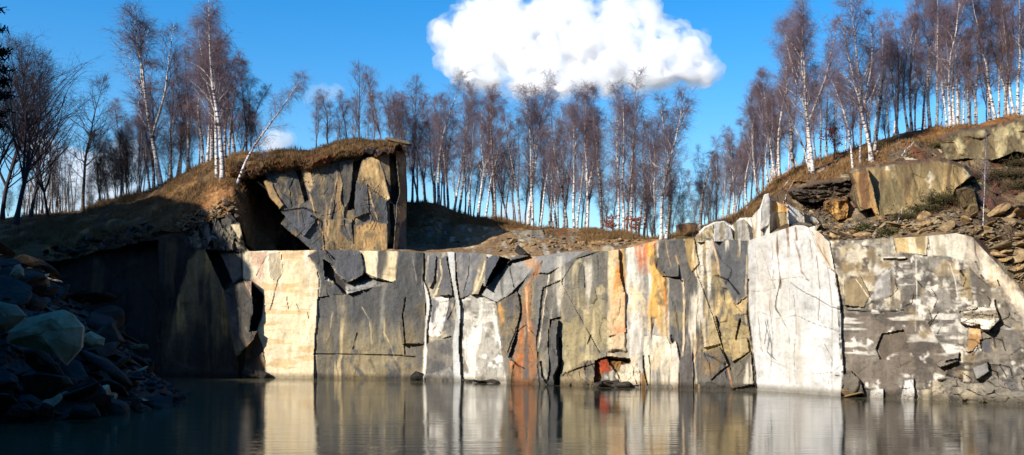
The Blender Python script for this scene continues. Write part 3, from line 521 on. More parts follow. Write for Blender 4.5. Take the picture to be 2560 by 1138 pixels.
# the right-hand side of the block runs back into the hill
oc.warp(2.6)
OP = {0: ('rock_face', None), 1: ('rock_face', 'upper right tan face of the outcrop'), 2: ('rock_column', 'narrow tan column behind a black cleft')}
oc.base((112, 108, 102), [('bl', (92, 92, 92), 0.4, 0.8), ('ce', (150, 132, 100), 0.22, 0.9)], rough=0.16, cs=1.3)
oc.feat([(560, 430), (660, 430), (690, 510), (790, 640), (560, 660)], (60, 52, 44), [('bl', (40, 36, 32), 0.4, 1)], d=5.5, rough=0.5)  # shadow of the left slope, put into dark colour and a deep recess
oc.feat([(690, 436), (738, 430), (768, 500), (712, 528), (696, 480)], (92, 92, 90), [('bl', (120, 108, 82), 0.3, 1.2)], d=0.0, gx=0.1, rough=0.15)
oc.feat([(655, 452), (678, 446), (694, 490), (708, 512), (698, 524), (680, 500)], (180, 146, 98), [('bl', (140, 116, 84), 0.35, 1.2)], d=-0.2, gx=-0.2)
oc.feat([(738, 424), (752, 424), (778, 520), (768, 524)], (60, 54, 50), d=0.7)  # narrow slit with its shade painted dark
oc.feat([(752, 424), (776, 418), (784, 462), (774, 488), (764, 470)], (204, 172, 126), [('st', (150, 130, 100), 0.3, 2)], d=-0.15)
oc.feat([(778, 418), (838, 404), (842, 450), (836, 520), (820, 600), (796, 560), (774, 488), (784, 462)], (108, 102, 92), [('bl', (136, 122, 96), 0.4, 0.8), ('bl', (88, 88, 88), 0.3, 1)], d=-0.2, gx=0.08, rough=0.08)
oc.feat([(836, 408), (848, 430), (858, 460), (850, 500), (862, 520), (860, 545), (848, 500)], (206, 176, 132), d=-0.25)
oc.feat([(846, 404), (888, 396), (882, 450), (876, 500), (862, 522), (856, 460)], (122, 114, 100), [('bl', (98, 96, 92), 0.4, 1)], d=-0.1, gx=0.2)
oc.feat([(882, 402), (903, 396), (893, 450), (888, 500), (894, 520), (868, 526), (878, 480)], (60, 54, 50), d=0.9)  # cleft, its shade laid in as dark brown
oc.feat([(903, 396), (946, 386), (962, 440), (978, 500), (966, 502), (930, 476), (896, 452)], (206, 172, 118), [('bl', (180, 150, 108), 0.35, 0.8), ('bl', (226, 200, 150), 0.25, 0.9)], d=-0.5, gx=0.12, rough=0.05, part=1)
oc.feat([(946, 386), (974, 382), (978, 470), (962, 440)], (122, 108, 88), [('bl', (160, 134, 98), 0.3, 1)], d=-0.3, gx=0.35, part=1)
oc.feat([(890, 454), (918, 450), (930, 500), (926, 530), (890, 545), (886, 510)], (100, 100, 102), d=-0.55, gx=0.15)
oc.feat([(918, 462), (932, 476), (968, 500), (974, 630), (936, 600), (926, 540)], (92, 96, 98), [('bl', (116, 110, 98), 0.3, 1)], d=-0.3, gx=0.1, rough=0.06)
oc.line([(918, 462), (930, 500), (944, 545), (948, 560)], 3, (204, 170, 120), -0.1)
oc.feat([(974, 382), (990, 388), (998, 486), (990, 514), (976, 502), (978, 450)], (60, 52, 46), d=1.3); oc.feat([(974, 508), (984, 512), (988, 560), (984, 625), (968, 625), (976, 570)], (60, 52, 46), d=1.1)  # both slots carry their shade in the dark brown
oc.feat([(990, 374), (1020, 374), (1020, 540), (1004, 560), (994, 640), (984, 640), (990, 540), (992, 510), (999, 486)], (196, 156, 108), [('bl', (150, 118, 84), 0.4, 0.9), ('bl', (110, 92, 76), 0.2, 1.2)], d=-0.4, gx=0.3, rough=0.15, cs=0.8, part=2)
oc.feat([(885, 568), (930, 552), (968, 560), (970, 630), (882, 632)], (196, 158, 104), [('bl', (140, 120, 92), 0.4, 1)], d=-0.5, gx=0.1, rough=0.1); oc.feat([(810, 550), (880, 548), (884, 632), (800, 632)], (150, 128, 92), [('ce', (92, 92, 92), 0.4, 0.8)], d=-0.3, rough=0.25, cs=0.8)
oc.feat([(775, 500), (800, 560), (816, 610), (790, 632), (700, 560), (720, 530)], (98, 100, 102), [('bl', (120, 116, 106), 0.3, 1)], d=0.0, gx=0.1, rough=0.1); oc.feat([(700, 530), (770, 515), (800, 540), (760, 590)], (96, 98, 104), d=-0.2, gz=0.2)
for q in range(26):
    a_ = _h(q, 1, 8)*330+670; b_ = _h(q, 2, 8)*200+410; l_ = 14+34*_h(q, 3, 8); t_ = 1.1+(_h(q, 4, 8)-.5)*2.2
    oc.line([(a_, b_), (a_+l_*math.cos(t_), b_+l_*math.sin(t_)), (a_+1.6*l_*math.cos(t_+.4), b_+1.6*l_*math.sin(t_+.4))], 1.2, (62, 56, 50), 0.1)
oc.tint([(660, 400), (1000, 380), (1000, 630), (700, 630)], [('bl', (150, 130, 98), 0.2, 1.3), ('bl', (84, 80, 76), 0.16, 1.8), ('st', (170, 140, 100), 0.12, 2.0)])
oc.line([(775, 488), (800, 570), (812, 600)], 2.6, (206, 170, 120), -0.05); oc.line([(842, 440), (826, 520), (818, 590)], 2.2, (200, 164, 116)); oc.line([(890, 545), (880, 560), (882, 590)], 2, (40, 36, 34), 0.3)
oc.line([(700, 530), (760, 520), (800, 535)], 2.5, (44, 40, 38), 0.3); oc.line([(890, 454), (886, 510), (890, 545)], 2, (50, 46, 42), 0.2); oc.line([(780, 540), (806, 556), (812, 625)], 3, (44, 42, 40), 0.4); oc.line([(738, 440), (724, 470), (728, 510)], 2, (50, 48, 46), 0.2)
oc.off *= 0.62
oc.weather(500, 0.26)
outcrop = bpy.data.objects.new('rock_outcrop', None); COL.objects.link(outcrop)
tag(outcrop, 'high block of broken rock with a cap of turf standing on the cliff top', 'rock outcrop')
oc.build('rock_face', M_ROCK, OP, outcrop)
# side wall of the block, running back from its right edge
sd = oc.P[4:, -1, :]
n = len(sd); back_ = sd + np.array([-1.8, 10.0, 0.0]); mid = sd + np.array([-0.7, 4.0, 0.0]) + np.array([0.5, 0, 0])*fbm(sd[:, 2]*0.8, sd[:, 2]*0, 33, 3)[:, None]
V = np.concatenate([sd, mid, back_]); idx = np.arange(n-1)
Fq = np.concatenate([np.stack([idx, idx+1, idx+1+n, idx+n], 1), np.stack([idx+n, idx+1+n, idx+1+2*n, idx+2*n], 1)])
link('side_face', raw_mesh('side_face', V, Fq, False, np.tile(alb((150, 120, 86)), (len(V), 1))), M_ROCK, outcrop)
# turf cap
TF = [(575, 436), (600, 440), (650, 434), (700, 424), (750, 417), (800, 407), (850, 396), (900, 388), (950, 381), (1000, 374), (1012, 380)]
TR = [(575, 388), (620, 384), (700, 378), (780, 379), (790, 374), (810, 363), (850, 355), (900, 351), (950, 353), (985, 360), (1000, 366), (1012, 380)]
def ln(pl, x): return float(np.interp(x, *zip(*pl)))
txs = [575, 600, 620, 650, 700, 750, 780, 790, 810, 850, 900, 950, 985, 1000, 1012]
tf = Patch([[(x, ln(TR, x)+14, 90) for x in txs], [(x, ln(TR, x), 83 if x < 985 else 80) for x in txs], [(x, 0.45*ln(TF, x)+0.55*ln(TR, x), 77.2) for x in txs], [(x, 0.8*ln(TF, x)+0.2*ln(TR, x), 75.7) for x in txs], [(x, ln(TF, x)+3, 76.1) for x in txs], [(x, ln(TF, x)+3, 77.2) for x in txs]], [4, 10, 14, 16, 2], 575, 1012, 2.0)
tf.base((112, 82, 50), [('bl', (70, 54, 36), 0.45, 1.2), ('bl', (148, 110, 66), 0.3, 1.6)], rough=0.25, cs=0.5, asp=0.5)
yy = (tf.PY-np.interp(tf.PX, *zip(*TR)))/(np.interp(tf.PX, *zip(*TF))-np.interp(tf.PX, *zip(*TR)))
m = (yy > 0.55); tf.col[m] = tf.layers(m, (92, 58, 34), [('bl', (44, 32, 24), 0.45, 1.5), ('bl', (140, 62, 30), 0.3, 1.2), ('bl', (196, 170, 130), 0.06, 3.5)], 77)
m = inpoly(tf.QX, tf.QY, [(700, 392), (830, 384), (850, 412), (700, 440)]) & (yy > 0.4); tf.col[m] = tf.layers(m, (128, 62, 34), [('bl', (70, 40, 26), 0.4, 1.6)], 79)
tf.off += 0.45*fbm(tf.X*1.1, tf.Z*1.4, 61, 4)*(yy > 0.1); tf.U += 0.35*fbm(tf.X*0.7, tf.Y*0.9, 71, 4) + (yy > 0.6)*(0.5*fbm(tf.X*1.3, 0*tf.X, 73, 4)+0.25*fbm(tf.X*5, 0*tf.X, 74, 2))
tf.build('turf_cap', M_TURF, None, outcrop)
# ------------------------------------------------------------------ the slopes above the cliff
def pts(*a): return list(a)
# left slope
lx = [-500, -200, 0, 80, 150, 200, 250, 330, 400, 450, 500, 525, 560, 585, 605, 620, 640, 700]
Lfront = dict(zip(lx, [(640, 66), (650, 68), (655, 72), (655, 73), (652, 74), (640, 74.2), (626, 74.2), (607, 73.8), (590, 73.3), (583, 73), (562, 72.7), (550, 72.6), (534, 72.6), (535, 72.8), (566, 73), (612, 73.4), (630, 74), (632, 74)]))
Lmid = dict(zip(lx, [(600, 74), (598, 74), (598, 76), (598, 76), (590, 76.5), (580, 77), (570, 77), (550, 77), (530, 76.5), (515, 76), (495, 75.5), (486, 75), (474, 74.6), (474, 74.3), (500, 74.6), (560, 75), (610, 75.5), (630, 76)]))
Lup = dict(zip(lx, [(560, 82), (560, 82), (566, 82), (555, 82), (550, 82), (545, 82), (530, 82), (510, 82), (490, 81.5), (468, 81), (445, 80), (435, 79.5), (428, 79), (428, 78.6), (440, 78), (480, 78), (560, 78), (620, 78)]))
Lrid = dict(zip(lx, [(530, 90), (535, 90), (548, 90), (534, 90), (532, 89), (528, 88), (508, 87.5), (488, 87), (465, 86.5), (441, 86), (414, 85), (402, 84.5), (388, 84), (383, 84), (383, 84), (385, 84), (390, 84), (395, 84)]))
def mk(d): return [(x, d[x][0], d[x][1]) for x in lx]
ls = Patch([[(x, 640, 125) for x in lx], mk(Lrid), mk(Lup), mk(Lmid), mk(Lfront)], [16, 34, 34, 34], -500, 690, 3.0, keep=[1, 1, 1, 1, 0.4])
TURF = [('bl', (84, 62, 40), 0.4, 0.7), ('bl', (150, 112, 66), 0.3, 1.1), ('bl', (60, 56, 34), 0.18, 1.6)]
ls.base((112, 84, 52), TURF, rough=0.3, cs=0.7, asp=0.6)
ls.off += 0.5*fbm(ls.X*0.6, ls.Z*0.9, 91, 4); ls.U += 0.35*fbm(ls.X*0.45, ls.Y*0.45, 92, 4)
m = inpoly(ls.QX, ls.QY, [(560, 400), (620, 385), (640, 470), (600, 540), (560, 530), (500, 548), (440, 580), (420, 560), (520, 470)]); ls.col[m] = ls.layers(m, (150, 104, 60), [('bl', (96, 66, 40), 0.45, 1.2), ('bl', (186, 140, 84), 0.22, 1.6)], 93)
o = ls.build('hillside', M_TURF)[0]; tag(o, kind='structure')
# slope behind the bench
mx = [880, 950, 1010, 1060, 1100, 1150, 1210, 1280, 1330, 1400, 1450, 1500, 1560, 1620, 1680, 1750, 1800]
z_top = lambda x, D: pyz(CAMZ+(HY-top_py(x))/F*(bd(x)+0.7)+0.1, D)
Mfront = [(x, z_top(x, bd(x)+3.6), bd(x)+3.6) for x in mx]
Mlow = dict(zip(mx, [(614, 86), (614, 86), (614, 85), (614, 84), (614, 83), (614, 82), (613, 80), (609, 76), (604, 71), (604, 70), (604, 69.5), (603, 69), (602, 68), (600, 67), (597, 66.5), (592, 66), (588, 66)]))
Mrid = dict(zip(mx, [(510, 92), (505, 92), (502, 92), (505, 91), (513, 91), (531, 90), (545, 88), (555, 86), (563, 85), (571, 83), (574, 81), (578, 80), (585, 78), (599, 76), (600, 74), (594, 73), (585, 73)]))
def mk2(d, xs): return [(x, d[x][0], d[x][1]) for x in xs]
ms = Patch([[(x, 640, 130) for x in mx], mk2(Mrid, mx), mk2(Mlow, mx), Mfront], [14, 44, 34], 880, 1800, 3.0, keep=[1, 0.8, 1, 0.2])
ms.base((142, 112, 76), [('bl', (104, 82, 58), 0.4, 0.8), ('ce', (150, 142, 128), 0.12, 0.35), ('bl', (176, 142, 96), 0.25, 1.4), ('ce', (190, 176, 148), 0.06, 0.3)], rough=0.3, cs=0.4, asp=0.6)
ms.off += 0.4*fbm(ms.X*0.6, ms.Z*0.9, 94, 4); ms.U += 0.3*fbm(ms.X*0.5, ms.Y*0.5, 95, 4)
yy = ms.PY-np.interp(ms.PX, mx, [Mrid[x][0] for x in mx]); m = (yy < 22+12*fbm(ms.X, ms.Z, 4, 3)) & (ms.PX < 1420); ms.col[m] = ms.layers(m, (120, 84, 46), [('bl', (70, 66, 34), 0.35, 1.2), ('bl', (160, 116, 62), 0.25, 1.5)], 96)
m = inpoly(ms.QX, ms.QY, [(1420, 590), (1560, 584), (1660, 598), (1640, 612), (1480, 606)]); ms.col[m] = ms.layers(m, (176, 136, 86), [('bl', (140, 104, 64), 0.35, 1.3)], 97)
ms.feat([(1270, 572), (1310, 574), (1350, 572), (1365, 590), (1330, 600), (1290, 594)], (150, 136, 112), [('ce', (120, 112, 96), 0.4, 0.4), ('bl', (196, 182, 150), 0.25, 2)], d=-0.5, rough=0.7, cs=0.5)
ms.tint([(1260, 590), (1480, 590), (1460, 620), (1280, 630)], [('ce', (150, 142, 130), 0.25, 0.35)])
o = ms.build('hillside', M_TURF)[0]; tag(o, kind='structure')
# right hillside
rx = [1690, 1760, 1800, 1840, 1870, 1912, 1935, 1970, 2000, 2050, 2075, 2141, 2200, 2250, 2300, 2359, 2400, 2450, 2485, 2523, 2560, 2650, 2760, 3000, 3400]
def arr(pl): return [(x, float(np.interp(x, [p[0] for p in pl], [p[1] for p in pl])), float(np.interp(x, [p[0] for p in pl], [p[2] for p in pl]))) for x in rx]
Rf = [(x, top_py(x)+16, bd(x)+1.3) for x in rx]
R1 = arr([(1690, 592, 69), (1760, 585, 67), (1800, 580, 66), (1870, 560, 65), (1935, 540, 64), (2000, 530, 63), (2075, 566, 59), (2141, 570, 57), (2250, 566, 55.5), (2359, 552, 54), (2450, 560, 53), (2560, 620, 51), (2760, 690, 49)])
R2 = arr([(1690, 590, 72), (1760, 580, 70), (1870, 535, 69), (1912, 500, 69), (1970, 470, 68.5), (2050, 470, 67), (2141, 455, 65), (2250, 450, 63.5), (2359, 440, 62), (2450, 440, 61), (2560, 455, 60), (2760, 480, 58)])
R3 = arr([(1690, 590, 76), (1760, 578, 76), (1840, 545, 75), (1912, 487, 73.5), (1970, 448, 73), (2050, 420, 72), (2141, 400, 71), (2250, 372, 69), (2359, 352, 68), (2450, 350, 67), (2560, 350, 66), (2760, 350, 64)])
RR = arr([(1690, 600, 80), (1760, 590, 79), (1800, 566, 79), (1840, 542, 78), (1870, 520, 77.5), (1912, 480, 77), (1935, 450, 76.5), (2000, 418, 76), (2050, 400, 76), (2141, 370, 75), (2200, 348, 74.5), (2250, 332, 74), (2300, 326, 73.5), (2359, 321, 73), (2450, 312, 72), (2485, 304, 72), (2523, 289, 71.5), (2560, 290, 71), (2760, 275, 70)])
rs = Patch([[(x, 560, 125) for x in rx], RR, R3, R2, R1, Rf], [14, 26, 50, 60, 40], 1690, 3390, 2.5, keep=[1, 0.6, 1, 1, 1, 0.1])
rs.base((134, 112, 82), [('bl', (98, 78, 54), 0.4, 0.8), ('ce', (160, 146, 118), 0.3, 0.45), ('ce', (104, 92, 76), 0.25, 0.4), ('bl', (118, 72, 44), 0.2, 0.9), ('ce', (190, 176, 146), 0.08, 0.35), ('bl', (84, 62, 42), 0.3, 1.4)], rough=0.5, cs=0.55, asp=0.6)
rs.off += 0.5*fbm(rs.X*0.6, rs.Z*0.9, 98, 4); rs.U += 0.7*fbm(rs.X*0.6, rs.Y*0.5, 99, 5)*np.clip(rs.K*1.1-.1, 0, 1)+(1-rs.K)*.12
yy = rs.PY-np.interp(rs.PX, rx, [p[1] for p in RR]); m = (yy < 34+26*fbm(rs.X, rs.Z, 4, 3)); rs.col[m] = rs.layers(m, (128, 86, 42), [('bl', (92, 78, 36), 0.35, 1.0), ('bl', (168, 116, 60), 0.3, 1.3), ('bl', (84, 56, 36), 0.25, 1.5)], 101)
m = inpoly(rs.QX, rs.QY, [(1920, 480), (2000, 425), (2080, 395), (2180, 380), (2230, 400), (2130, 430), (2040, 450), (1960, 480)]); rs.col[m] = rs.layers(m, (132, 92, 52), [('bl', (84, 60, 38), 0.4, 1.0), ('bl', (170, 124, 70), 0.25, 1.5), ('ce', (130, 120, 100), 0.12, 0.3)], 103)
m = inpoly(rs.QX, rs.QY, [(2400, 420), (2560, 400), (2740, 420), (2740, 520), (2560, 500), (2480, 520), (2380, 500)]); rs.col[m] = rs.layers(m, (98, 76, 52), [('bl', (60, 70, 36), 0.3, 1.0), ('bl', (112, 72, 54), 0.22, 1.3), ('bl', (140, 118, 80), 0.2, 1.6)], 105)
m = inpoly(rs.QX, rs.QY, [(2030, 520), (2120, 540), (2200, 570), (2160, 600), (2080, 600), (2040, 560)]); rs.col[m] = rs.layers(m, (120, 106, 88), [('ce', (150, 138, 116), 0.3, 0.3), ('bl', (96, 84, 68), 0.4, 1.8)], 107)
rs.off[inpoly(rs.QX, rs.QY, [(1940, 470), (2010, 462), (2128, 446), (2132, 496), (2060, 510), (1990, 500)])] += 0.8
o = rs.build('hillside', M_TURF)[0]; tag(o, kind='structure')

# ------------------------------------------------------------------ separate rock bodies on the right hillside: a surveyed front with its own depth
def rock_body(name, label, cat, poly, D0, gx, gz, base, layers, rough, cs, asp, feats=(), lines=(), mat=None, thick=5.0, step=1.8, warp=2.5, group=None, MARG=10, soil=True):
    xs = [p[0] for p in poly]; ys = [p[1] for p in poly]
    x0, x1, y0, y1 = min(xs)-22, max(xs)+22, min(ys)-22, max(ys)+22
    cx = (x0+x1)/2; cy = (y0+y1)/2
    p = Patch([[(x0, y0, D0), (x1, y0, D0)], [(x0, y1, D0), (x1, y1, D0)]], [int((y1-y0)/step)], x0, x1, step)
    p.warp(warp)
    p.paint(np.ones(p.D.shape, bool), base, layers, 0, gx, gz, rough, cs, asp, 0, zlib.crc32(name.encode()+repr(poly[0]).encode()) % 999, cx, cy)
    for f in feats: p.feat(*f[:2], **f[2])
    for l in lines: p.line(*l)
    p.weather(600)
    ins = inpoly(p.QX, p.QY, poly)
    dist, _ = linedist(p.QX, p.QY, poly+[poly[0]]); dist = np.where(ins, 0, dist)
    p.off += thick*np.clip(dist/MARG, 0, 1)**0.6                # the shoulders run back into the hill
    p.off += -0.35*np.clip(1-np.where(ins, linedist(p.QX, p.QY, poly+[poly[0]])[0], 0)/14, 0, 1)**2*0
    if soil:
        so = p.layers(np.ones(p.D.shape, bool), (112, 84, 56), [('bl', (76, 58, 40), 0.4, 1.6), ('bl', (140, 112, 76), 0.25, 2.5)], 41).reshape(p.col.shape)
        k = sstep(0, 5, dist+4*fbm(p.X*1.5, p.Z*1.5, 43, 3)+0.12*np.clip(y0+60-p.PY, 0, 40)*(fbm(p.X*.8, p.Z*.8, 44, 3)+.3))[..., None]; p.col = p.col*(1-k)+so*k
    ins = dist < MARG
    P = W(p.PX, p.PY, p.D+p.off)
    nr, nc = ins.shape; idx = np.arange(nr*nc).reshape(nr, nc)
    keep = ins[:-1, :-1] & ins[1:, :-1] & ins[1:, 1:] & ins[:-1, 1:]
    q = np.stack([idx[:-1, :-1], idx[1:, :-1], idx[1:, 1:], idx[:-1, 1:]], -1)[keep]
    u_, inv = np.unique(q, return_inverse=True)
    o = link(name, raw_mesh(name, P.reshape(-1, 3)[u_], inv.reshape(-1, 4), False, p.col.reshape(-1, 3)[u_]), mat or M_ROCK)
    tag(o, label, cat, group)
    return o
rock_body('rock_outcrop', 'broad tan rock face with upright brown streaks set into the right hillside', 'rock outcrop',
          [(2128, 432), (2150, 424), (2230, 414), (2350, 402), (2410, 420), (2428, 440), (2390, 470), (2380, 492), (2330, 520), (2280, 545), (2250, 562), (2196, 556), (2180, 520), (2150, 530), (2132, 490), (2140, 460)], 57.6, -0.15, 0.45,
          (150, 130, 90), [('st', (178, 150, 100), 0.35, 1.4), ('st', (112, 92, 64), 0.25, 1.8), ('bl', (132, 118, 84), 0.3, 1.0), ('bl', (196, 186, 160), 0.07, 2.0)], 0.22, 1.2, 2.0,
          feats=[([(2128, 430), (2170, 424), (2200, 540), (2150, 520)], (178, 142, 92), dict(layers=[('st', (128, 92, 64), 0.4, 2.0), ('st', (206, 176, 124), 0.25, 2.4)], d=-0.1, gx=-0.3, rough=0.1))])
rock_body('rock_outcrop', 'pale olive rock slab under the trees at the top of the right hillside', 'rock outcrop',
          [(2352, 346), (2400, 330), (2480, 322), (2570, 300), (2740, 290), (2740, 395), (2600, 392), (2540, 380), (2480, 402), (2420, 396), (2366, 404), (2356, 372)], 63.8, -0.1, 0.5,
          (128, 113, 82), [('bl', (100, 86, 60), 0.35, 0.9), ('bl', (184, 168, 124), 0.25, 1.2), ('bl', (120, 92, 60), 0.15, 1.4)], 0.35, 1.4, 0.8)
rock_body('rock_outcrop', 'stack of thin dark shale layers below the turf of the right hillside', 'rock outcrop',
          [(1975, 478), (2030, 462), (2090, 456), (2126, 448), (2128, 490), (2100, 502), (2070, 498), (2030, 508), (1996, 500)], 63.2, 0, 0.1,
          (92, 80, 66), [('ho', (130, 114, 92), 0.4, 5.0), ('ho', (56, 48, 40), 0.4, 6.0)], 0.5, 0.5, 0.22)
rock_body('rock_block', 'orange-tan block jutting from the scree below the shale layers', 'rock',
          [(2062, 508), (2080, 502), (2116, 500), (2122, 520), (2118, 548), (2090, 552), (2076, 534), (2064, 524)], 59.8, 0.2, 0.2, (206, 160, 92), [('bl', (166, 122, 70), 0.35, 1.6), ('cr', (90, 66, 42), 0.06, 0.6)], 0.3, 0.6, 1.0)
rock_body('rock_block', 'leaning slab of brown rock beside the thin birch on the right hillside', 'rock',
          [(2392, 476), (2412, 470), (2436, 478), (2446, 520), (2452, 568), (2424, 556), (2402, 510)], 55.3, 0.3, 0.1, (140, 118, 80), [('bl', (110, 92, 64), 0.4, 1.3)], 0.2, 0.8, 1.2)
# pale fluted pillars above the cliff top
rock_body('rock_pillars', 'row of pale fluted rock pillars behind the grey cliff top', 'rock outcrop',
          [(1742, 590), (1760, 570), (1784, 558), (1810, 555), (1830, 566), (1850, 548), (1880, 545), (1892, 530), (1902, 520), (1912, 488), (1922, 486), (1926, 500), (1960, 512), (1974, 514), (1990, 524), (2010, 534), (2040, 545), (2052, 560), (2040, 576), (2010, 590), (1880, 622), (1742, 616)], 59.9, -0.6, 0.12,
          (214, 206, 188), [('st', (232, 226, 214), 0.5, 1.6), ('st', (150, 128, 92), 0.35, 2.4), ('st', (110, 96, 76), 0.12, 2.4)], 0.16, 0.7, 3.0, MARG=3, soil=False, thick=2.5, warp=1.2, step=1.5,
          feats=[([(1905, 484), (1926, 484), (1924, 560), (1900, 575)], (232, 226, 214), dict(d=-0.4, gx=0.2)),
                 ([(1926, 496), (1958, 508), (1972, 520), (1966, 534), (1926, 532)], (216, 156, 82), dict(layers=[('st', (236, 196, 130), 0.3, 2.4)], d=0.1)),
                 ([(1926, 532), (1968, 530), (1972, 580), (1924, 590)], (186, 164, 124), dict(layers=[('st', (226, 212, 180), 0.4, 2.8), ('st', (110, 90, 62), 0.3, 2.8)], d=0.15, rough=0.1)),
                 ([(1970, 512), (1990, 520), (2010, 540), (2016, 580), (1974, 590)], (236, 232, 222), dict(layers=[('st', (206, 196, 174), 0.2, 2)], d=-0.3, gx=0.25)),
                 ([(2010, 534), (2046, 544), (2056, 560), (2012, 570)], (196, 190, 176), dict(layers=[('st', (120, 104, 84), 0.35, 2.4)], d=0.1)),
                 ([(1786, 556), (1806, 556), (1826, 570), (1836, 604), (1786, 604)], (232, 226, 214), dict(layers=[('st', (196, 180, 150), 0.2, 2)], d=-0.4, gx=0.3)),
                 ([(1838, 556), (1858, 548), (1870, 560), (1876, 604), (1836, 604)], (228, 222, 208), dict(layers=[('st', (180, 164, 130), 0.3, 2)], d=-0.2, gx=0.3)),
                 ([(1742, 592), (1762, 570), (1784, 560), (1786, 604), (1742, 606)], (186, 172, 140), dict(layers=[('bl', (140, 124, 96), 0.4, 1.6)], rough=0.3, cs=0.5))])
# ------------------------------------------------------------------ loose rocks
M_SCREE2 = painted_like('scree_stones')
def rock_mesh(name, seed, flat=0.6, n=14, long=1.3):
    """a quarried chunk: convex body cut by random planes, then slightly split"""
    rng = np.random.RandomState(seed)
    import bmesh
    bm = bmesh.new(); bmesh.ops.create_icosphere(bm, subdivisions=3, radius=1.0)
    P = np.array([v.co[:] for v in bm.verts])*1.25
    nrm = rng.normal(size=(n, 3)); nrm /= np.linalg.norm(nrm, axis=1)[:, None]
    nrm[0] = (0.1, -0.1, 1); nrm[1] = (0, 0.1, -1)
    nrm /= np.linalg.norm(nrm, axis=1)[:, None]
    off = rng.uniform(0.55, 0.9, n); off[:2] = rng.uniform(0.5, 0.75, 2)
    for _ in range(2):
        for a, o_ in zip(nrm, off):
            k = P @ a; P = P-np.clip(k-o_, 0, None)[:, None]*a
    P += 0.035*np.stack([fbm(P[:, 1]*2.5+9, P[:, 2]*2.5, seed, 3), fbm(P[:, 0]*2.5, P[:, 2]*2.5+5, seed+1, 3), fbm(P[:, 0]*2.5, P[:, 1]*2.5, seed+2, 3)], 1)
    P *= np.array([long, 1.0, flat])
    for v, p in zip(bm.verts, P): v.co = p
    me = bpy.data.meshes.new(name); bm.to_mesh(me); bm.free(); return me
RT = [rock_mesh('slab_rock', 40+i, f, 12, l) for i, (f, l) in enumerate([(0.35, 1.5), (0.6, 1.2), (0.25, 1.7), (0.8, 1.0), (0.45, 1.3), (0.3, 1.4), (0.7, 1.3), (0.2, 1.9)])]
def rocks_mat(m): return [x.copy() for x in RT], m
RTS = {}
for k, mat in (('scree', M_SCREE), ('dark', M_DARKROCK), ('pale', M_PALEROCK)):
    RTS[k] = []
    for me in RT:
        c = me.copy(); c.materials.append(mat); RTS[k].append(c)
RNG = random.Random(5)
def rock(p, size, kind='scree', t=None, rot=None, label=None, group=None, name='rock', squash=(1, 1, 1)):
    me = RTS[kind][RNG.randrange(len(RT)) if t is None else t]
    o = link(name, me, None); o.location = p; s = size/2.2
    o.scale = (s*squash[0], s*squash[1], s*squash[2])
    o.rotation_euler = rot or (RNG.uniform(-.5, .5), RNG.uniform(-.6, .6), RNG.uniform(0, 6.28))
    tag(o, label, 'rock', group); return o
# scree on the right hillside
def rubble(patch, poly, n, smin, smax, kind, label):
    """stones too many and too small to count: one sheet of stuff"""
    rng = np.random.RandomState(n+7); me0 = [RTS[kind][i] for i in range(8)]; TV = []
    for me in me0:
        v = np.zeros(len(me.vertices)*3, np.float32); me.vertices.foreach_get('co', v); f = np.zeros(len(me.polygons)*3, np.int32); me.polygons.foreach_get('vertices', f); TV.append((v.reshape(-1, 3), f.reshape(-1, 3)))
    ok = np.flatnonzero(inpoly(patch.PX, patch.PY, poly).reshape(-1)); P = patch.P.reshape(-1, 3)[rng.choice(ok, n)]; A = []; Fs = []; o_ = 0
    for p in P:
        v, f = TV[rng.randint(8)]; s = smin*(smax/smin)**(rng.rand()**1.5)/2.2; q = rng.normal(size=3)*np.array([.35, .35, 0]); az = rng.uniform(0, 6.28)
        R = np.array([[math.cos(az), -math.sin(az), 0], [math.sin(az), math.cos(az), 0], [0, 0, 1]]); c1, s1 = math.cos(q[0]), math.sin(q[0]); c2, s2 = math.cos(q[1]), math.sin(q[1])
        R = R @ np.array([[1, 0, 0], [0, c1, -s1], [0, s1, c1]]) @ np.array([[c2, 0, s2], [0, 1, 0], [-s2, 0, c2]])
        A.append(v @ R.T*s+p+np.array([0, -s*.2, s*.15])+rng.normal(size=3)*np.array([.15, .05, 0])); Fs.append(f+o_); o_ += len(v)
    o = link('rubble', raw_mesh('rubble', np.concatenate(A), np.concatenate(Fs)), {'scree': M_SCREE2, 'dark': M_DARKROCK}[kind]); tag(o, label, 'rubble', kind='stuff')
def scatter(patch, poly, n, smin, smax, kind, label, group, name='rock'):
    xs = [p[0] for p in poly]; ys = [p[1] for p in poly]; k = 0; tries = 0
    while k < n and tries < n*30:
        tries += 1
        x = RNG.uniform(min(xs), max(xs)); y = RNG.uniform(min(ys), max(ys))
        if not inpoly(np.array([x]), np.array([y]), poly)[0]: continue
        if kind != 'scree' and -20 < x < 225 and 760 < y < 930: continue
        p = patch.ground_at(x, y); s = smin*(smax/smin)**(RNG.random()**1.8)
        rock((p[0], p[1]-s*0.05, p[2]+s*0.08), s, kind, None, None, label, group, name); k += 1
scatter(rs, [(2080, 560), (2200, 575), (2290, 550), (2400, 520), (2460, 560), (2560, 520), (2600, 700), (2540, 690), (2480, 620), (2440, 580), (2380, 580), (2200, 594), (2090, 596)], 70, 0.4, 1.0, 'scree', 'angular tan stone lying in the scree above the right end of the cliff', 'scree stones on the right hillside')
scatter(rs, [(2460, 560), (2556, 510), (2556, 710), (2500, 640)], 18, 0.5, 1.3, 'scree', 'large angular tan slab in the scree at the right edge', 'large scree slabs at the right edge')
scatter(rs, [(1960, 500), (2060, 512), (2130, 540), (2070, 596), (2040, 560), (1990, 520)], 12, 0.3, 0.6, 'scree', 'small stone on the loose slope below the shale layers', 'stones below the shale layers')
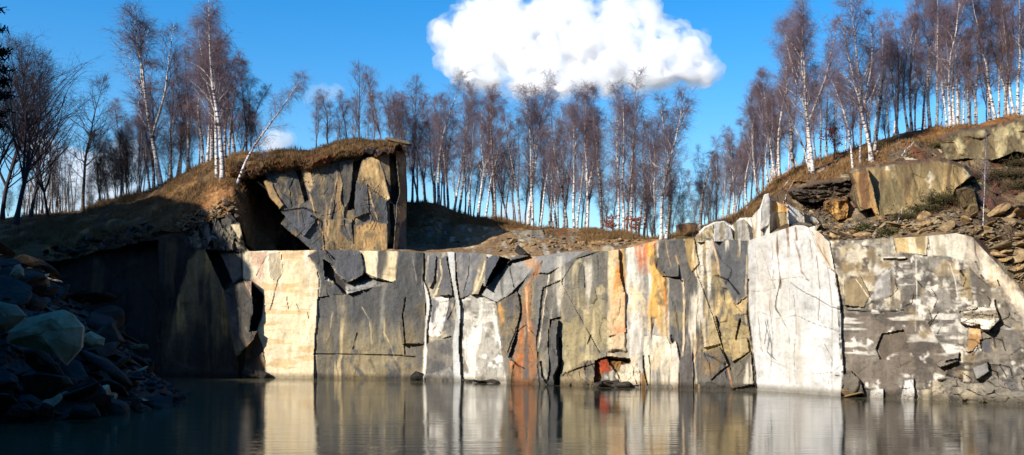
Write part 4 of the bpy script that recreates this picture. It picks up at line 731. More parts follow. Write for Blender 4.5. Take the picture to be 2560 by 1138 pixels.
scatter(ms, [(1250, 600), (1460, 585), (1560, 600), (1440, 622), (1290, 636)], 18, 0.35, 0.7, 'scree', 'small stone lying on the brown slope behind the cliff top', 'stones on the slope behind the cliff top')
p = W(1302, 630, 67.2); rock(tuple(p), 1.0, 'dark', 3, (0.3, 0.5, 0.6), 'dark angular block standing alone on the cliff top under the birches')
p = W(1000, 358, 79); rock((p[0], p[1], p[2]+0.1), 1.3, 'scree', 0, (0.1, 0.2, 0.3), 'flat stone lying on the turf at the right corner of the outcrop')
# rocks at the foot of the cliff
for i, (x, w_, lab) in enumerate([(1500, 1.0, 'grey'), (1514, 0.9, ''), (1530, 0.8, ''), (1548, 0.9, ''), (1566, 0.7, '')]):
    D = bd(x)-0.5; rock((float(W(x, 900, D)[0]), D, 0.18), w_, 'dark', 4, (.1, .1, x*.3), 'low grey rock in the water below the red-stained rock', 'rocks below the red stain')
for x in (1165, 1180, 1195, 1210, 1222, 1235): D = bd(x)-0.4; rock((float(W(x, 900, D)[0]), D, 0.1), RNG.uniform(.4, .7), 'dark', None, (.1, .15, x*.9), 'small dark rock in the water below the white-streaked slab', 'rocks below the white-streaked slab')
for x in (1040, 1052, 620, 635, 648, 656): D = bd(x)-0.4; rock((float(W(x, 900, D)[0]), D, 0.25), 0.9, 'dark', 3, (.15, .1, x*.7), 'dark jagged rock at the waterline beside the cream slab' if x < 700 else 'dark flat rock at the foot of the blue-grey face', 'dark rocks at the foot of the cliff' if x > 700 else 'dark rocks beside the cream slab')
for x in (2120, 2140): D = bd(x)-0.35; rock((float(W(x, 900, D)[0]), D, 0.12), RNG.uniform(.5, 1.0), 'scree', None, None, 'tan rock at the waterline of the right end of the cliff', 'rocks at the foot of the right end')
# ------------------------------------------------------------------ the rubble bank on the left
bx = [-500, -200, 0, 100, 200, 300, 400, 470]
Bk = [(x, float(np.interp(x, [-500, 0, 60, 150, 300, 400, 470], [600, 640, 660, 710, 850, 945, 1002])), float(np.interp(x, [-500, 0, 150, 300, 400, 470], [60, 60, 60, 58, 56, 54]))) for x in bx]
Bm = [(x, float(np.interp(x, [-500, 0, 100, 200, 300, 400, 470], [720, 770, 800, 860, 920, 970, 1006])), float(np.interp(x, [-500, 0, 470], [44, 44, 50]))) for x in bx]
Bf = [(x, pyz(-0.4, d), d) for x, d in zip(bx, [36, 37, 38.5, 39, 40, 41.5, 45, 50])]
rb = Patch([[(x, pyz(-1, 66), 66) for x in bx], Bk, Bm, Bf], [8, 40, 30], -500, 470, 4.0)
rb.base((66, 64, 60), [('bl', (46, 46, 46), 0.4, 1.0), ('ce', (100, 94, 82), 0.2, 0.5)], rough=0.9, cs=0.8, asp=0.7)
rb.U += 0.35*fbm(rb.X*0.7, rb.Y*0.7, 110, 4)
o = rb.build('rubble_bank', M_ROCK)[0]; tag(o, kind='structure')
def boulder(poly_pts, D, kind, label, depth=0.8, seed=1, rough=0.04):
    """a boulder whose seen outline follows poly_pts; the body bulges and closes behind"""
    P = W([p[0] for p in poly_pts], [p[1] for p in poly_pts], D); c = P.mean(0); rel = P-c
    r = np.sqrt((rel**2).sum(1)).mean(); rng = np.random.RandomState(seed); e = 6
    L = np.arange(len(rel)*e)/e; i0 = L.astype(int); f = (L-i0)[:, None]; out = rel[i0]*(1-f)+rel[(i0+1) % len(rel)]*f; m = len(out)
    sh = np.array([rng.uniform(-.12, .06), 0, rng.uniform(0.0, .14)])*r; jag = 1+0.10*rng.normal(size=len(rel)); jj = (jag[i0]*(1-f[:, 0])+jag[(i0+1) % len(rel)]*f[:, 0])[:, None]
    prof = [(0.02, -.46, 1), (.22, -.45, 1), (.42, -.42, 1), (.6, -.38, 1), (.82, -.2, .6), (1.0, 0.0, 0), (.98, .3*depth, 0), (.7, .8*depth, 0), (.02, .95*depth, 0)]
    rings = [out*k*(1+(jj-1)*w)+np.array([0, y*r, 0])+sh*w*(1-k*.3)+np.array([0, 1, 0])*(out[:, :1]*rng.normal()*.06*w) for k, y, w in prof]
    V = np.concatenate(rings)
    V = V+rough*r*np.stack([0.5*fbm(V[:, 0]*2+7, V[:, 2]*2, seed+3, 3), 1.6*fbm(V[:, 0]*2, V[:, 2]*2, seed, 4), .5*fbm(V[:, 0]*2+3, V[:, 1]*2, seed, 3)], 1)
    fs = [(a*m+b, (a+1)*m+b, (a+1)*m+(b+1) % m, a*m+(b+1) % m) for a in range(len(prof)-1) for b in range(m)]
    o = link('boulder', raw_mesh('boulder', V, np.array(fs), False), {'pale': M_PALEROCK, 'dark': M_DARKROCK, 'scree': M_SCREE}[kind]); o.location = c
    tag(o, label, 'boulder'); return o
boulder([(18, 832), (62, 796), (155, 774), (180, 786), (208, 818), (202, 870), (165, 914), (140, 886), (60, 868), (20, 858)], 36.5, 'pale', 'big pale boulder sitting in front on the dark rubble bank', 0.7, 3)
boulder([(-40, 770), (0, 754), (38, 762), (64, 790), (40, 816), (14, 830), (-30, 830)], 38.5, 'pale', 'pale boulder cut by the frame edge just behind the big boulder', 0.7, 4)
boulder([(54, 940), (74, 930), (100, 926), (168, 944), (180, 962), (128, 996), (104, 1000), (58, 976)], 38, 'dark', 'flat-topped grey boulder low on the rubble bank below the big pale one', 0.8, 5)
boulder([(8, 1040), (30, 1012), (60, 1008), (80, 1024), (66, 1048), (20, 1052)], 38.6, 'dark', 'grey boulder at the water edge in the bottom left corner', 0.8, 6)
boulder([(60, 872), (96, 868), (146, 914), (160, 940), (90, 930), (62, 906)], 37.5, 'dark', 'dark slab leaning under the big pale boulder', 0.6, 7)
boulder([(22, 692), (36, 664), (48, 660), (58, 672), (60, 690), (40, 696)], 50, 'pale', 'small pale rock high on the rubble bank', 0.6, 8)
boulder([(324, 866), (346, 860), (368, 860), (372, 872), (350, 880), (326, 876)], 46, 'scree', 'small orange-tinted rock at the far end of the rubble bank', 0.6, 9)
boulder([(206, 838), (226, 828), (262, 846), (258, 864), (230, 870), (208, 856)], 43, 'pale', 'middle-sized pale slab to the right of the big boulder', 0.6, 10)
boulder([(172, 1030), (186, 1014), (240, 1020), (250, 1040), (220, 1052), (178, 1050)], 38.9, 'dark', 'long flat rock at the waterline of the rubble bank', 0.9, 11)
boulder([(80, 1030), (110, 1006), (136, 1018), (132, 1046), (92, 1050)], 38.7, 'dark', 'blocky reddish-grey rock at the waterline beside the corner boulder', 0.8, 12)
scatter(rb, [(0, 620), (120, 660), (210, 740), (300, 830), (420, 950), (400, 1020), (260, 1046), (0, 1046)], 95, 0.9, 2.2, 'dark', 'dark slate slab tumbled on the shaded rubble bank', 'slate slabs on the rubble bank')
scatter(rb, [(0, 640), (100, 660), (210, 760), (320, 850), (400, 950), (300, 1040), (0, 1046)], 16, 0.5, 1.1, 'pale', 'lighter slab among the dark slate of the rubble bank', 'lighter slabs on the rubble bank')

rubble(rs, [(1990, 505), (2080, 510), (2130, 555), (2290, 560), (2400, 530), (2450, 570), (2600, 500), (2740, 540), (2740, 790), (2560, 722), (2450, 600), (2380, 582), (2200, 594), (2075, 600), (2020, 560)], 3000, 0.08, 0.36, 'scree', 'small broken stones filling the scree of the right hillside')
rubble(ms, [(1230, 600), (1460, 580), (1600, 596), (1600, 612), (1440, 626), (1290, 640), (1240, 636)], 500, 0.08, 0.3, 'scree', 'small stones strewn over the brown slope behind the cliff top')
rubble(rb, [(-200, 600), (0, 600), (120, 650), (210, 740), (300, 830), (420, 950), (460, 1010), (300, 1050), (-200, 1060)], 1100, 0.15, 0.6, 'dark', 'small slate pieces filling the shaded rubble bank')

rubble(ls, [(380, 600), (440, 560), (500, 530), (560, 500), (600, 520), (600, 560), (540, 545), (470, 585), (400, 600)], 260, 0.12, 0.5, 'scree', 'small stones at the lower edge of the left slope')
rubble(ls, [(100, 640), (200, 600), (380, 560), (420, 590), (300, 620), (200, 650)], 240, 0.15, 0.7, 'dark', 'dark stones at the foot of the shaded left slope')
# ------------------------------------------------------------------ trees
def tube_rings(points, radii, k):
    """one bent tapering tube: returns verts, quads"""
    P = np.asarray(points); R = np.asarray(radii); n = len(P)
    T = np.gradient(P, axis=0); T /= np.linalg.norm(T, axis=1)[:, None]+1e-9
    up = np.array([0.31, 0.95, 0.05]); A = np.cross(T, up); A /= np.linalg.norm(A, axis=1)[:, None]+1e-9; B = np.cross(T, A)
    th = np.arange(k)*2*math.pi/k
    V = P[:, None]+R[:, None, None]*(A[:, None]*np.cos(th)[None, :, None]+B[:, None]*np.sin(th)[None, :, None])
    i = np.arange(n-1)[:, None]*k; j = np.arange(k)[None]; j2 = (j+1) % k
    Fq = np.stack([i+j, i+j2, i+k+j2, i+k+j], -1).reshape(-1, 4)
    return V.reshape(-1, 3), Fq
def batch_tubes(P, R, k=3):
    """many tubes with the same number of points: P (m,n,3), R (m,n)"""
    m, n, _ = P.shape
    T = np.gradient(P, axis=1); T /= np.linalg.norm(T, axis=2)[..., None]+1e-9
    A = np.cross(T, np.array([0.31, 0.95, 0.05])); A /= np.linalg.norm(A, axis=2)[..., None]+1e-9; B = np.cross(T, A)
    th = np.arange(k)*2*math.pi/k
    V = P[:, :, None]+R[:, :, None, None]*(A[:, :, None]*np.cos(th)[:, None]+B[:, :, None]*np.sin(th)[:, None])
    b = (np.arange(m)*n*k)[:, None, None]; i = (np.arange(n-1)*k)[None, :, None]; j = np.arange(k)[None, None]; j2 = (j+1) % k
    Fq = np.stack([b+i+j, b+i+j2, b+i+k+j2, b+i+k+j], -1).reshape(-1, 4)
    return V.reshape(-1, 3), Fq
class Acc:
    def __init__(s): s.V = []; s.F = []; s.n = 0
    def add(s, vf):
        s.V.append(vf[0]); s.F.append(vf[1]+s.n); s.n += len(vf[0])
    def mesh(s, name, mat):
        me = raw_mesh(name, np.concatenate(s.V), np.concatenate(s.F), True); me.materials.append(mat); return me
def unit(v): return v/(np.linalg.norm(v, axis=-1, keepdims=True)+1e-9)
def sample(P, t):
    n = P.shape[-2]-1; x = np.clip(t*n, 0, n-1e-6); i = x.astype(int); f = (x-i)[..., None]
    return P, i, f
def gen_tree(seed, H, style, barkm, twigm, stems=1, spread=0.17, nb=44, start=0.3, fork=None, r0=None, droop=1.0, dens=1.0, lean=0.0, twl=0.55, angle=0.75, tr=0.005):
    """style 'birch': fine ascending branches with hanging twigs; 'broad': wide stiff branches; returns (trunk mesh, crown mesh)"""
    rng = np.random.RandomState(seed)
    tk = Acc(); cr = Acc(); S = []
    r0 = r0 or H*0.0122
    n = 14
    def stem(p0, d, L, ra, rb, wob, straight=0.25):
        P = [np.array(p0, float)]; d = unit(np.array(d, float))
        for i in range(n-1):
            d = unit(d+rng.normal(size=3)*np.array([1, 1, .3])*wob+np.array([0, 0, 1.0])*straight*0.25)
            P.append(P[-1]+d*L/(n-1))
        P = np.array(P); R = ra+(rb-ra)*np.linspace(0, 1, n)**0.85
        return P, R
    for s in range(stems):
        az = rng.uniform(0, 6.28) if stems > 1 else 0
        tilt = 0 if stems == 1 else rng.uniform(0.06, 0.24)
        d = (math.cos(az)*tilt+lean, math.sin(az)*tilt, 1)
        k = 1 if s == 0 else rng.uniform(0.7, 0.97)
        P, R = stem((math.cos(az)*0.2*(stems > 1), math.sin(az)*0.2*(stems > 1), -0.4), d, (H+0.4)*k*math.hypot(1, lean), r0*(1 if stems == 1 else 0.8), 0.012, 0.055)
        R[0] *= 1.35; S.append((P, R, start, 1.0)); tk.add(tube_rings(P, R, 7))
        if fork:
            for (ft, fl, fa, faz) in fork:
                i = int(ft*(n-1)); dd = (math.cos(faz)*fa, math.sin(faz)*fa, 1)
                L = (H-P[i][2])*fl
                P2, R2 = stem(P[i], dd, L, R[i]*0.8, 0.012, 0.06, 0.5)
                S.append((P2, R2, 0.12, 0.6)); tk.add(tube_rings(P2, R2, 6))
    for (P, R, st, amt) in S:
        m = int(nb*amt*(0.8 if stems > 1 else 1)); L = np.linalg.norm(P[-1]-P[0])
        t = np.sort(st+(0.98-st)*rng.rand(m)**0.95)
        x = t*(n-1); i = np.minimum(x.astype(int), n-2); f = (x-i)[:, None]
        base = P[i]*(1-f)+P[i+1]*f; br = (R[i]*(1-f[:, 0])+R[i+1]*f[:, 0])
        tan = unit(P[i+1]-P[i])
        az = rng.uniform(0, 6.28, m); hor = np.stack([np.cos(az), np.sin(az), 0*az], 1)
        u = (t-st)/(1-st)
        prof = 1.25*(u+.05)**.38*(1-u)**.75+0.13
        if style == 'broad': prof = (1-u)**0.6*(0.4+0.6*np.sin(np.pi*np.clip(u*0.8+0.2, 0, 1)))+0.15
        bl = H*spread*prof*rng.uniform(0.6, 1.25, m)*(0.75 if amt < 1 else 1)*1.45
        a = rng.uniform(angle*0.7, angle*1.3, m)[:, None]
        d = unit(tan*np.cos(a)+hor*np.sin(a))
        k = 7; pts_ = [base]
        cur = base; dd = d
        for q in range(k-1):
            dd = unit(dd+rng.normal(size=(m, 3))*0.13+np.array([0, 0, 1.0])*(0.16 if q < 3 else -0.10*droop))
            cur = cur+dd*(bl/(k-1))[:, None]; pts_.append(cur)
        BP = np.stack(pts_, 1)
        rr = np.minimum(br*0.55, 0.004+0.0085*bl); BR = rr[:, None]*(1-np.linspace(0, 1, k)**1.0*0.78)[None]
        thick = rr > 0.022
        if thick.any(): tk.add(batch_tubes(BP[thick], BR[thick], 5))
        if (~thick).any(): cr.add(batch_tubes(BP[~thick], BR[~thick], 3))
        # side shoots
        ns = int(9*dens)
        tt = rng.uniform(0.18, 1.0, (m, ns)); x = tt*(k-1); i = np.minimum(x.astype(int), k-2); f = (x-i)[..., None]
        mi = np.arange(m)[:, None]
        sb = BP[mi, i]*(1-f)+BP[mi, i+1]*f; td = unit(BP[mi, i+1]-BP[mi, i])
        sd_ = unit(td*0.9+rng.normal(size=(m, ns, 3))*0.55+np.array([0, 0, 0.1]))
        sl = (bl[:, None]*0.42*(1.1-0.6*tt))*rng.uniform(0.5, 1.3, (m, ns))+0.15
        pts_ = [sb]; cur = sb; dd = sd_
        for q in range(3):
            dd = unit(dd+rng.normal(size=dd.shape)*0.16+np.array([0, 0, -0.10*droop])); cur = cur+dd*(sl/3)[..., None]; pts_.append(cur)
        SP = np.stack(pts_, 2).reshape(-1, 4, 3); SR = np.tile(np.array([1.5, 1.25, 1.0, 0.7])*tr, (len(SP), 1))
        cr.add(batch_tubes(SP, SR, 3))
        # twigs
        nt_ = int(3.6*dens+0.5); M = len(SP)
        tt = rng.uniform(0.1, 1.0, (M, nt_)); x = tt*3; i = np.minimum(x.astype(int), 2); f = (x-i)[..., None]; mi = np.arange(M)[:, None]
        tb = SP[mi, i]*(1-f)+SP[mi, i+1]*f; td = unit(SP[mi, i+1]-SP[mi, i])
        dd = unit(td*0.8+rng.normal(size=(M, nt_, 3))*0.5+np.array([0, 0, -0.1*droop]))
        tl = twl*rng.uniform(0.5, 1.4, (M, nt_)); pts_ = [tb]; cur = tb
        for q in range(2):
            dd = unit(dd+rng.normal(size=dd.shape)*0.18+np.array([0, 0, -0.28*droop])); cur = cur+dd*(tl/2)[..., None]; pts_.append(cur)
        TP = np.stack(pts_, 2).reshape(-1, 3, 3); TR_ = np.tile(np.array([0.95, 0.8, 0.55])*tr, (len(TP), 1))
        cr.add(batch_tubes(TP, TR_, 3))
    return tk.mesh('trunk', barkm), cr.mesh('crown', twigm)
H0 = 12.0
TPL = {}
def tpl(key, n, **kw): TPL[key] = [gen_tree(100*len(TPL)+7*i+3, H0, **kw) for i in range(n)]
tpl('slim', 7, style='birch', barkm=M_BIRCH, twigm=M_TWIG, spread=0.145, nb=50, start=0.24, angle=0.6)
tpl('full', 5, style='birch', barkm=M_BIRCH, twigm=M_TWIG, spread=0.185, nb=58, start=0.24, angle=0.65, fork=[(0.4, 0.8, 0.22, 0.3)])
tpl('fork', 5, style='birch', barkm=M_BIRCH, twigm=M_TWIG, spread=0.17, nb=50, start=0.24, fork=[(0.32, 0.85, 0.3, 0.2), (0.55, 0.8, 0.3, 3.4)], angle=0.6)
tpl('dark', 5, style='birch', barkm=M_GREYBARK, twigm=M_TWIGRED, spread=0.175, nb=60, start=0.2, angle=0.7, dens=1.15)
tpl('grey', 6, style='birch', barkm=M_GREYBARK, twigm=M_TWIG, spread=0.165, nb=48, start=0.2, angle=0.65, fork=[(0.25, 0.8, 0.2, 1.5)])
tpl('clump', 3, style='birch', barkm=M_BIRCH, twigm=M_TWIG, spread=0.13, nb=40, start=0.3, stems=3, angle=0.6)
tpl('pole', 3, style='birch', barkm=M_GREYBARK, twigm=M_TWIGDARK, spread=0.07, nb=26, start=0.35, angle=0.6, dens=0.8)
tpl('bush', 3, style='birch', barkm=M_BROWNBARK, twigm=M_TWIGDARK, spread=0.2, nb=30, start=0.15, stems=6, angle=0.6, r0=0.07)
tpl('cone', 2, style='broad', barkm=M_BROWNBARK, twigm=M_TWIGDARK, spread=0.23, nb=60, start=0.24, angle=1.15, r0=0.17, droop=-0.3, dens=0.8)
tpl('brown', 1, style='broad', barkm=M_BROWNBARK, twigm=M_TWIGRED, spread=0.2, nb=46, start=0.16, angle=0.8, r0=0.13, droop=-0.3, dens=0.9)
tpl('big', 2, style='broad', barkm=M_TWIGDARK, twigm=M_TWIGDARK, spread=0.36, nb=40, start=0.2, angle=0.8, r0=0.16, droop=0.2, fork=[(0.25, 0.9, 0.5, 0.3), (0.3, 0.9, 0.5, 3.0)])
TR = random.Random(11)
ORD = ['first', 'second', 'third', 'fourth', 'fifth', 'sixth', 'seventh', 'eighth', 'ninth', 'tenth', 'eleventh', 'twelfth', 'thirteenth', 'fourteenth', 'fifteenth', 'sixteenth', 'seventeenth', 'eighteenth', 'nineteenth', 'twentieth']
ORD += ['twenty-'+o for o in ORD[:9]]+['thirtieth']+['thirty-'+o for o in ORD[:9]]+['fortieth']+['forty-'+o for o in ORD[:9]]+['fiftieth']+['fifty-'+o for o in ORD[:9]]+['sixtieth']+['sixty-'+o for o in ORD[:9]]+['seventieth']+['seventy-'+o for o in ORD[:9]]+['eightieth']+['eighty-'+o for o in ORD[:9]]
LOOK = {'slim': 'slender white birch', 'full': 'full-crowned white birch', 'fork': 'forked white birch', 'dark': 'red-brown bare tree', 'grey': 'grey-stemmed birch', 'clump': 'clump-stemmed birch', 'pole': 'thin dark pole-like tree', 'bush': 'many-stemmed bare shrub', 'cone': 'bare tree', 'brown': 'tree', 'big': 'wide bare tree'}
def plant(kind, foot, height, lean=(0, 0), width=1.0, label=None, group=None, idx=None, name=None, thick=None):
    tm, cm = TPL[kind][TR.randrange(len(TPL[kind])) if idx is None else idx]
    s = height/H0
    root = bpy.data.objects.new(name or ('bare_shrub' if kind == 'bush' else 'birch_tree' if kind in ('slim', 'full', 'fork', 'grey', 'clump') else 'bare_tree'), None); COL.objects.link(root)
    root.location = foot; root.rotation_euler = (lean[1], lean[0], TR.uniform(-0.5, 0.5) if kind in ('fork',) else TR.uniform(0, 6.28))
    root.rotation_mode = 'ZYX' if False else 'XYZ'
    # turn about own axis first, then lean
    from mathutils import Euler, Matrix
    Mx = Matrix.Rotation(lean[0], 4, 'Y') @ Matrix.Rotation(lean[1], 4, 'X') @ Matrix.Rotation(TR.uniform(-0.6, 0.6) if kind == 'fork' else TR.uniform(0, 6.28), 4, 'Z')
    root.rotation_euler = Mx.to_euler('XYZ')
    root.scale = (s*width, s*width, s)
    tag(root, label, 'shrub' if kind == 'bush' else 'tree', group)
    link('trunk', tm, None, root); link('crown', cm, None, root)
    return root
def zone(patch, items, ordlabel, group, D=None, ground=None):
    """items: (foot column, foot row, top column, top row, kind, width)"""
    items = sorted(items, key=lambda i: i[0])
    for k, it in enumerate(items):
        fx, fy, tx, ty, kind = it[:5]; wd = it[5] if len(it) > 5 else 1.0; D = it[6] if len(it) > 6 else None
        if D is None:
            p = patch.ground_at(fx, fy); foot = (float(p[0]), float(p[1]), float(p[2])-0.1)
        else:
            p = W(fx, fy, D); foot = tuple(float(v) for v in p)
        h = (foot[2]*0+(fy-ty)/F*foot[1]); dx = (tx-fx)/F*foot[1]
        L = math.hypot(h, dx)
        plant(kind, foot, L, (math.atan2(dx, h), TR.uniform(-0.03, 0.03)), wd, LOOK[kind]+', '+ORD[k]+' '+ordlabel, group)
Z3 = lambda *a: [(1080+x/1.778, y/1.778, 1080+X/1.778, Y/1.778)+tuple(r) for (x, y, X, Y, *r) in a]
Z4 = lambda *a: [(1760+x/1.835, y/1.835, 1760+X/1.835, Y/1.835)+tuple(r) for (x, y, X, Y, *r) in a]
mid = Z3((-90, 880, -95, 300, 'dark', .9), (-60, 890, -60, 420, 'grey', 1.0), (-30, 900, -20, 470, 'grey', 1.1), (15, 895, 40, 400, 'grey', 1.1), (30, 905, 62, 310, 'slim', 1.1), (75, 920, 120, 420, 'grey', 1.1), (100, 935, 152, 365, 'full', .9), (125, 925, 190, 375, 'grey', 1.0), (165, 940, 200, 520, 'slim', .9),
         (205, 960, 250, 365, 'full', .95), (180, 935, 205, 600, 'pole', 1.0), (280, 965, 292, 360, 'dark', .95), (240, 960, 285, 480, 'slim', 1), (330, 950, 345, 560, 'pole', 1.1), (370, 975, 370, 620, 'pole', 1.2), (395, 985, 400, 430, 'grey', .9), (428, 992, 452, 310, 'fork', 1.15), (445, 990, 440, 420, 'slim', 1), (485, 1000, 545, 450, 'slim', .9),
         (520, 1010, 510, 560, 'pole', 1.2), (540, 1005, 570, 520, 'slim', .8), (562, 1005, 545, 560, 'grey', .9), (582, 1005, 592, 450, 'dark', .85), (600, 1010, 630, 430, 'grey', 1), (630, 1015, 668, 385, 'full', .9), (645, 1012, 690, 480, 'slim', .9), (690, 1015, 742, 360, 'fork', 1.0), (680, 1008, 700, 500, 'grey', 1), (755, 1015, 765, 370, 'grey', .9),
         (830, 1035, 800, 365, 'full', .95), (850, 1040, 870, 395, 'slim', 1), (885, 1045, 940, 320, 'slim', .95), (865, 1040, 876, 500, 'dark', .9), (915, 1045, 965, 500, 'dark', 1), (945, 1050, 985, 520, 'grey', 1.1), (980, 1060, 1010, 500, 'full', .9), (1015, 1060, 1072, 385, 'full', 1.1), (1040, 1055, 1115, 400, 'slim', 1.1),
         (1060, 1055, 1080, 720, 'bush', .9), (985, 1055, 960, 790, 'bush', .8), (1110, 1055, 1120, 800, 'bush', .9), (770, 1020, 760, 850, 'bush', .7), (1190, 1000, 1205, 620, 'pole', 2.2), (1160, 1010, 1165, 760, 'bush', .6), (1240, 1000, 1245, 700, 'bush', .5))
for i in range(32):
    x = 1015+i*21+TR.uniform(-9, 9); y = float(np.interp(x, mx, [Mrid[v][0] for v in mx]))+3; mid.append((x, y, x+TR.uniform(-10, 10), y-TR.uniform(150, 290), TR.choice(['grey', 'slim', 'grey', 'dark']), 1.0, 92+TR.uniform(0, 8)))
zone(ms, mid, 'tree from the left on the middle ridge', 'trees on the middle ridge')
right = [(1898, 505, 1885, 225, 'full', .9), (1926, 462, 1908, 165, 'full', 1.0), (1948, 445, 1940, 120, 'slim', 1.1), (1985, 425, 1962, 60, 'grey', 1.1), (1870, 525, 1862, 290, 'slim', 1.1)]+Z4((75, 1000, 90, 640, 'slim', .9), (98, 995, 105, 620, 'pole', 1.2), (120, 990, 135, 600, 'slim', 1), (135, 985, 160, 640, 'grey', 1), (190, 945, 170, 640, 'grey', 1.1), (215, 880, 215, 560, 'slim', .9), (245, 890, 175, 540, 'slim', 1.1), (295, 850, 270, 420, 'slim', 1), (325, 805, 285, 340, 'full', 1.1), (350, 800, 320, 560, 'pole', 1.2),
           (430, 770, 310, 440, 'slim', 1.1), (492, 790, 400, 30, 'full', 1.15), (505, 795, 560, 10, 'fork', 1.1), (480, 775, 370, 380, 'slim', 1.1), (530, 740, 555, 300, 'slim', 1), (685, 765, 590, 270, 'slim', 1.1), (715, 750, 720, 200, 'grey', 1.1), (765, 740, 745, -40, 'full', 1.1), (775, 735, 640, 60, 'slim', 1.2), (780, 700, 800, 60, 'slim', 1.1),
           (895, 635, 850, 130, 'fork', 1.0), (880, 620, 890, 40, 'dark', 1.1), (935, 590, 905, 60, 'slim', 1.1), (955, 590, 985, -20, 'full', 1), (1000, 590, 1010, 150, 'grey', 1), (1035, 595, 1020, -80, 'fork', 1.1), (1062, 592, 1075, -10, 'slim', 1.1), (1130, 588, 1128, -60, 'full', 1.1), (1148, 586, 1140, -90, 'slim', 1.2), (1160, 582, 1170, -60, 'slim', 1),
           (1185, 570, 1230, 150, 'slim', 1), (1215, 560, 1215, -20, 'dark', 1.1), (1250, 575, 1240, 100, 'grey', 1.1), (1310, 560, 1300, 0, 'dark', 1.2), (1335, 545, 1250, -40, 'slim', 1.2), (1380, 530, 1375, -60, 'dark', 1.1), (1400, 528, 1345, -110, 'fork', 1.1), (1420, 527, 1400, -60, 'full', 1.1), (1440, 528, 1450, -100, 'slim', 1.2), (1462, 530, 1465, -50, 'full', 1.1),
           (600, 700, 590, 500, 'bush', .8), (660, 680, 680, 420, 'dark', .9), (840, 640, 850, 400, 'bush', .9), (410, 780, 420, 600, 'bush', .7), (30, 1010, 25, 620, 'bush', .7))
for i in range(14):
    x = 1745+i*15+TR.uniform(-6, 6); y = float(np.interp(x, rx, [p[1] for p in RR]))+3; right.append((x, y, x+TR.uniform(-10, 10), y-TR.uniform(150, 270)-max(0, x-1850)*.8, TR.choice(['grey', 'slim', 'dark', 'full']), 1.0, 82+TR.uniform(0, 10)))
for i in range(24):
    x = 1930+i*26+TR.uniform(-9, 9); y = float(np.interp(x, rx, [p[1] for p in RR]))+3; right.append((x, y, x+TR.uniform(-14, 14), y-TR.uniform(150, 300), TR.choice(['grey', 'slim', 'full', 'slim']), 1.0, 80+TR.uniform(0, 8)))
zone(rs, right, 'tree from the left on the right-hand hillside', 'trees on the right-hand hillside')
left = [(440, 440, 450, 170, 'dark', 1.2), (468, 425, 470, 120, 'grey', 1.2), (520, 405, 528, 60, 'full', 1.1), (562, 392, 565, 90, 'grey', 1.2), (585, 388, 600, 110, 'dark', 1.2), (382, 474, 372, 140, 'grey', 1.2), (300, 490, 310, 240, 'dark', 1.2), (255, 505, 262, 290, 'bush', 1.1), (615, 384, 612, 150, 'grey', 1.2), (545, 442, 512, 0, 'full', 1.0), (556, 452, 582, -4, 'slim', 1.35), (405, 468, 420, 15, 'fork', 1.3), (505, 410, 500, 120, 'dark', 1.35), (532, 400, 545, 130, 'dark', 1.2), (575, 390, 590, 130, 'dark', 1.2), (465, 430, 482, 215, 'slim', .9), (449, 438, 445, 220, 'dark', 1.0), (525, 405, 525, 160, 'slim', .9), (430, 455, 400, 230, 'dark', 1.2),
        (605, 384, 640, 190, 'dark', 1.0), (628, 384, 620, 260, 'grey', 1), (478, 420, 470, 330, 'pole', 1.1), (510, 405, 508, 250, 'pole', 1.2), (348, 480, 345, 220, 'dark', 1.0), (376, 478, 330, 240, 'grey', 1.2), (358, 482, 360, 330, 'pole', 1), (315, 488, 300, 300, 'grey', 1.0), (290, 492, 285, 330, 'bush', 1.0), (325, 488, 320, 290, 'bush', .9), (265, 500, 262, 400, 'bush', .8), (424, 455, 460, 120, 'slim', 1.0), (650, 384, 648, 240, 'dark', 1.0), (590, 388, 600, 240, 'slim', 1.0)]
for i in range(16):
    x = 240+i*26+TR.uniform(-9, 9); y = float(np.interp(x, lx, [Lrid[v][0] for v in lx]))+3; left.append((x, y, x+TR.uniform(-14, 14), y-TR.uniform(90, 190), TR.choice(['grey', 'dark', 'bush']), 1.1, 89+TR.uniform(0, 8)))
zone(ls, left, 'tree from the left on the left slope', 'trees on the left slope')
# thin growth at the far left, in the shade
fl = [(x, 538, x+TR.uniform(-12, 12), 430+TR.uniform(-50, 30), 'bush', 1.0, 96+TR.uniform(0, 6)) for x in (64, 90, 118, 150, 176, 228, 20)]+[(x, 536+TR.uniform(-4, 6), x+TR.uniform(-8, 10), 400+TR.uniform(-70, 40), 'pole', 1.1, 92+TR.uniform(0, 8)) for x in list(range(60, 190, 6))]
zone(ls, fl, 'from the left in the thicket at the far left', 'thin trees of the far-left thicket')
def single(kind, fx, fy, tx, ty, label, patch=None, D=None, width=1.0, idx=None, name=None):
    if D is None: p = patch.ground_at(fx, fy); foot = (float(p[0]), float(p[1]), float(p[2])-0.1)
    else: foot = tuple(float(v) for v in W(fx, fy, D))
    h = (fy-ty)/F*foot[1]; dx = (tx-fx)/F*foot[1]
    return plant(kind, foot, math.hypot(h, dx), (math.atan2(dx, h), 0), width, label, None, idx, name)
single('cone', 207, 530, 205, 182, 'lone bare tree with a thick straight trunk and level branches on the left', ls, width=1.0)
single('big', 40, 545, 60, 90, 'tall wide bare tree in shade at the left edge', None, 80, 1.1)
single('big', 75, 545, 90, 190, 'leaning wide bare tree in shade, second from the left edge', None, 86, 1.1)
single('big', 5, 545, -5, 160, 'dark bare tree in shade hugging the left edge', None, 88, 1.2)
single('big', -40, 545, -20, 120, 'bare tree half cut off by the left edge', None, 78, 1.0)
single('big', 120, 540, 110, 260, 'lower bare tree in shade before the far-left thicket', None, 84, 1.0)
